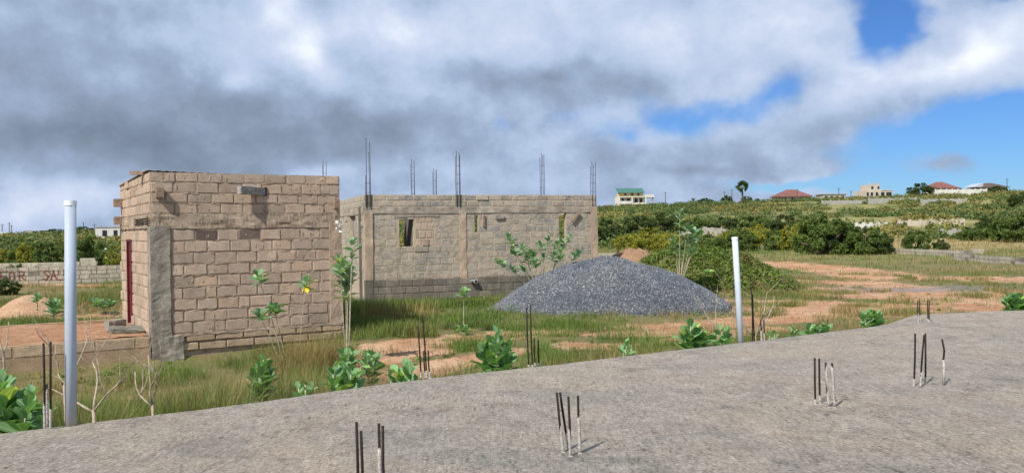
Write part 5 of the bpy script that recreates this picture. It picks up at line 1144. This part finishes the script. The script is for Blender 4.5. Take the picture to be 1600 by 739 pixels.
# ------------------------------------------------------------------ houses far away
def win(R, x, y, z, w, h, fr=None):
    f = MB().box(x-w/2-.08, x+w/2+.08, y-.05, y+.06, z-.08, z+h+.08).build('window', M['cream_pale'], R)
    MB().box(x-w/2, x+w/2, y-.075, y-.052, z, z+h).build('pane', M['dark_open'], f)
def house_base(px, Y, label, rz=0, name='house', dz=0):
    p = at(px, 330, Y); z = g1(p.x, Y); R = empty(name, (p.x, Y, z+dz), rz); tag(R, label, 'house', 'houses on the far hillside'); return R
def hip(R, w, d, z, h, mat, ov=.8):
    x, y = w/2+ov, d/2+ov; r = max(0, w/2-d/2); V = [(-x, -y, z), (x, -y, z), (x, y, z), (-x, y, z), (-r, 0, z+h), (r, 0, z+h), (-x, -y, z-.25), (x, -y, z-.25), (x, y, z-.25), (-x, y, z-.25)]
    obj('roof', mesh('roof', V, [(0, 1, 5, 4), (1, 2, 5), (2, 3, 4, 5), (3, 0, 4), (6, 9, 8, 7), (0, 6, 7, 1), (1, 7, 8, 2), (2, 8, 9, 3), (3, 9, 6, 0)], M[mat]), R)
# green roofed two storey house
R = house_base(985, 345, 'two storey cream and yellow house with a green sloping roof and balconies', .12, dz=.0)
MB().box(-5.2, 5.2, -3, 5, -1, 4.9).build('wall', M['cream'], R); MB().box(-4.2, 4.6, -2.2, 5.01, 4.9, 6.6).build('upper_wall', M['yellow'], R)
MB().prism([(-5.2, 6.55), (-5.0, 6.75), (6.3, 8.1), (6.1, 7.85)], -3.4, 5.4).build('roof', M['roof_green'], R)
o = MB(); V = [(-6, -3.6, 6.5), (5.0, -3.6, 6.5), (6.3, 5.2, 8.6), (-4.6, 5.2, 8.6), (-6, -3.6, 6.2), (5.0, -3.6, 6.2), (6.3, 5.2, 8.3), (-4.6, 5.2, 8.3)]
bpy.data.objects.remove([x for x in bpy.data.objects if x.name.startswith('roof') and x.parent == R][0])
obj('roof', mesh('roof', V, [(0, 1, 2, 3), (4, 7, 6, 5), (0, 4, 5, 1), (1, 5, 6, 2), (2, 6, 7, 3), (3, 7, 4, 0)], M['roof_green']), R)
MB().box(-5.9, 5.6, -4.6, -3.02, 4.55, 4.9).build('balcony', M['cream'], R); MB().box(-5.9, -.6, -4.7, -4.62, 1.9, 3.0).build('balcony_rail', M['cream_pale'], R); MB().box(-5.9, 5.6, -4.6, -3.02, 1.7, 1.95).build('balcony', M['cream'], R)
for x in (-5.6, -.4, 5.2): MB().box(x-.22, x+.22, -4.55, -4.2, -1, 1.69).build('pillar', M['cream'], R); MB().box(x-.22, x+.22, -4.55, -4.2, 1.96, 4.54).build('pillar', M['cream'], R)
MB().box(5.25, 9.0, -4, 2, 4.4, 4.75).build('terrace', M['cream_pale'], R); MB().box(8.1, 8.7, -3.6, -3.0, -1, 4.39).build('pillar', M['grey_render'], R); MB().box(5.21, 8.8, -3.9, -3.75, 4.76, 5.6).build('terrace_rail', M['cream_pale'], R)
for x in (-2.6, .2, 2.7): win(R, x, -2.21, 5.3, .9, .8)
for x, w in ((-3.9, 1.0), (-1.6, 1.3), (1.6, 1.3), (3.6, 1.2)): win(R, x, -3.01, 2.4, w, 1.6)
for x, w in ((-3.2, 2.2), (2.6, 2.4)): win(R, x, -3.01, .1, w, 1.3)
def poly_house(px, Y, w, d, h, roof, rh, wallm, label, wins, rz=.1):
    R = house_base(px, Y, label, rz); MB().box(-w/2, w/2, -d/2, d/2, -1, h).build('wall', M[wallm], R)
    if roof: hip(R, w, d, h+.01, rh, roof)
    for x in wins: win(R, x*w, -d/2-.01, h*.35, 1.3, h*.38)
    return R
poly_house(1236, 350, 12.5, 9, 2.6, 'roof_red', 2.9, 'beige', 'house with a faded red hipped roof right of the palm', (-.35, -.1, .15, .38))
poly_house(1468, 352, 10.5, 8, 3.6, 'roof_red', 2.7, 'cream', 'house with a dark red hipped roof behind the big dark tree', (-.3, 0, .3))
R = poly_house(1545, 352, 10.5, 8, 3.2, 'roof_brown', 1.9, 'beige', 'house with a brown roof near the right end of the ridge', (-.3, .1))
MB().prism([(-9, 3.3), (-4.8, 4.9), (-4.8, 3.2)], -3.5, 3.5).build('side_roof', M['zinc'], R)
R = house_base(1299, 350, 'low unfinished house with open windows between the red roof and the beige building', .05)
MB().box(-5, 4.6, -3.5, 3.5, -1, 2.7).build('wall', M['beige'], R); MB().box(-5.4, 5, -3.9, 3.9, 2.71, 2.95).build('roof', M['grey_render'], R)
for x in (-3.6, -1.4, .9, 3.2): win(R, x, -3.51, .9, 1.3, 1.2)
MB().box(4.61, 8.5, -2.5, 2.5, -1, 1.3).build('annex', M['beige'], R)
R = house_base(1365, 350, 'beige unfinished two storey block building standing on the ridge', .15)
MB().box(-6, 6, -4, 4, -1, 3.6).build('wall', M['beige'], R); MB().box(-3.9, .8, -3.4, 3.4, 3.6, 6.0).build('upper_wall', M['beige'], R); MB().box(.81, 6.2, -4.2, 4.2, 3.61, 3.85).build('slab', M['cream_pale'], R)
for x in (-3.7, -2.2, -.9, .5): MB().box(x-.2, x+.2, -3.3, -2.9, 6.01, 6.9).build('parapet_post', M['beige'], R)
for x, w in ((-5.0, 1.0), (-3.2, 1.1), (-1, 1.1), (1.6, 1.6), (4.3, 2.4)): win(R, x, -4.01, 1.4, w, 1.5)
win(R, -1.6+1.7, -3.41, 4.2, .9, 1.1); win(R, -2.6, -3.41, 4.2, 1.0, 1.1)
R = house_base(57, 320, 'unfinished block building on the left skyline', -.1); MB().box(-3.2, 3.2, -3, 3, -1, 2.3).build('wall', M['beige'], R); MB().box(-3.4, 3.4, -3.2, 3.2, 2.31, 2.5).build('slab', M['grey_render'], R)
for x in (.9, 2.1): MB().box(x-.5, x+.5, -3.02, -2.9, 0, 2.2).build('opening_shade', M['dark_open'], R)  # dark boxes on the wall, coloured as the unlit interior
R = house_base(5, 250, 'low pale house at the left edge of the photo', .1); MB().box(-2.6, 2.6, -3, 3, -1, 1.4).build('wall', M['cream_pale'], R); hip(R, 5.2, 5, 1.41, .7, 'grey_render', .3)
R = house_base(172, 160, 'small grey rendered house with window and door left of the hut', .25, dz=.6)
MB().box(-2.2, 2.0, -2, 2, -2, 2.0).build('wall', M['cream_pale'], R); MB().box(2.01, 5, -1.6, 2, -2, 1.9).build('side_wall', M['grey_render'], R); MB().box(-2.3, 2.1, -2.1, 2.1, 2.01, 2.15).build('roof_slab', M['grey_render'], R)
MB().box(-1.0, -.2, -2.03, -1.9, .4, 1.5).build('window', M['dark_open'], R); MB().box(.9, 1.6, -2.03, -1.9, -.6, 1.5).build('door', M['dark_open'], R)
R = house_base(172, 330, 'long unfinished building with bare columns on the left skyline', .05)
MB().box(-4, 4.2, -3, 3, -1, 2.6).build('wall', M['grey_render'], R)
for x in (-3.9, -2.2, -.5, 1.2, 2.9, 4.1): MB().box(x-.12, x+.12, -3.2, -2.95, 0, 3.6).build('column', M['grey_render'], R)
R = house_base(124, 330, 'low pale house just right of the thick pipe on the skyline', .05); MB().box(-1.8, 1.8, -2, 2, -1, 1.5).build('wall', M['cream_pale'], R); hip(R, 3.6, 4, 1.51, .4, 'zinc', .3)
for px, Y, h, lb in ((3, 300, 5.0, 'utility pole at the left edge of the skyline'), (14, 300, 5.6, 'utility pole second from the left edge'), (17.5, 310, 4.8, 'utility pole third from the left edge'), (130, 330, 5.2, 'thick utility pole on the skyline right of the thick pipe'), (147, 330, 4.6, 'utility pole before the long unfinished building at left'),
                     (1040, 345, 6.2, 'utility pole between the green roofed house and the short palms'), (1132, 350, 5.8, 'utility pole left of the dark skyline tree'), (1144, 350, 6.6, 'utility pole just left of the fan palm'), (1246, 340, 5.4, 'utility pole before the faded red roof'), (1311, 350, 5.4, 'utility pole by the low unfinished house'), (1330, 350, 4.2, 'utility pole left of the beige building'), (1574, 345, 6.4, 'utility pole at the right end of the ridge')):
    p = at(px, 330, Y); z = g1(p.x, Y); R = empty('utility_pole', (p.x, Y, z)); tag(R, lb, 'utility pole', 'utility poles along the skyline')
    MB().tube([(0, 0, -.5), (0, 0, h)], [.16, .11], 7).build('post', M['wire_pole'], R); MB().box(-.7, .7, -.06, .06, h-.5, h-.38).build('crossarm', M['wire_pole'], R)
print('hut', proj(local((0, 0, 0), HUT, HA)), proj(local((4.2, 0, 0), HUT, HA)), proj(local((0, 4.5, 3.8), HUT, HA)), proj(local((0, 0, 3.81), HUT, HA)), proj(local((4.2, 0, 3.81), HUT, HA)))
print('b2', proj(local((0, 0, 3.8), B2, BA)), proj(local((9, 0, 3.8), B2, BA)), proj(local((0, 4, 3.8), B2, BA)), B2, HUT)
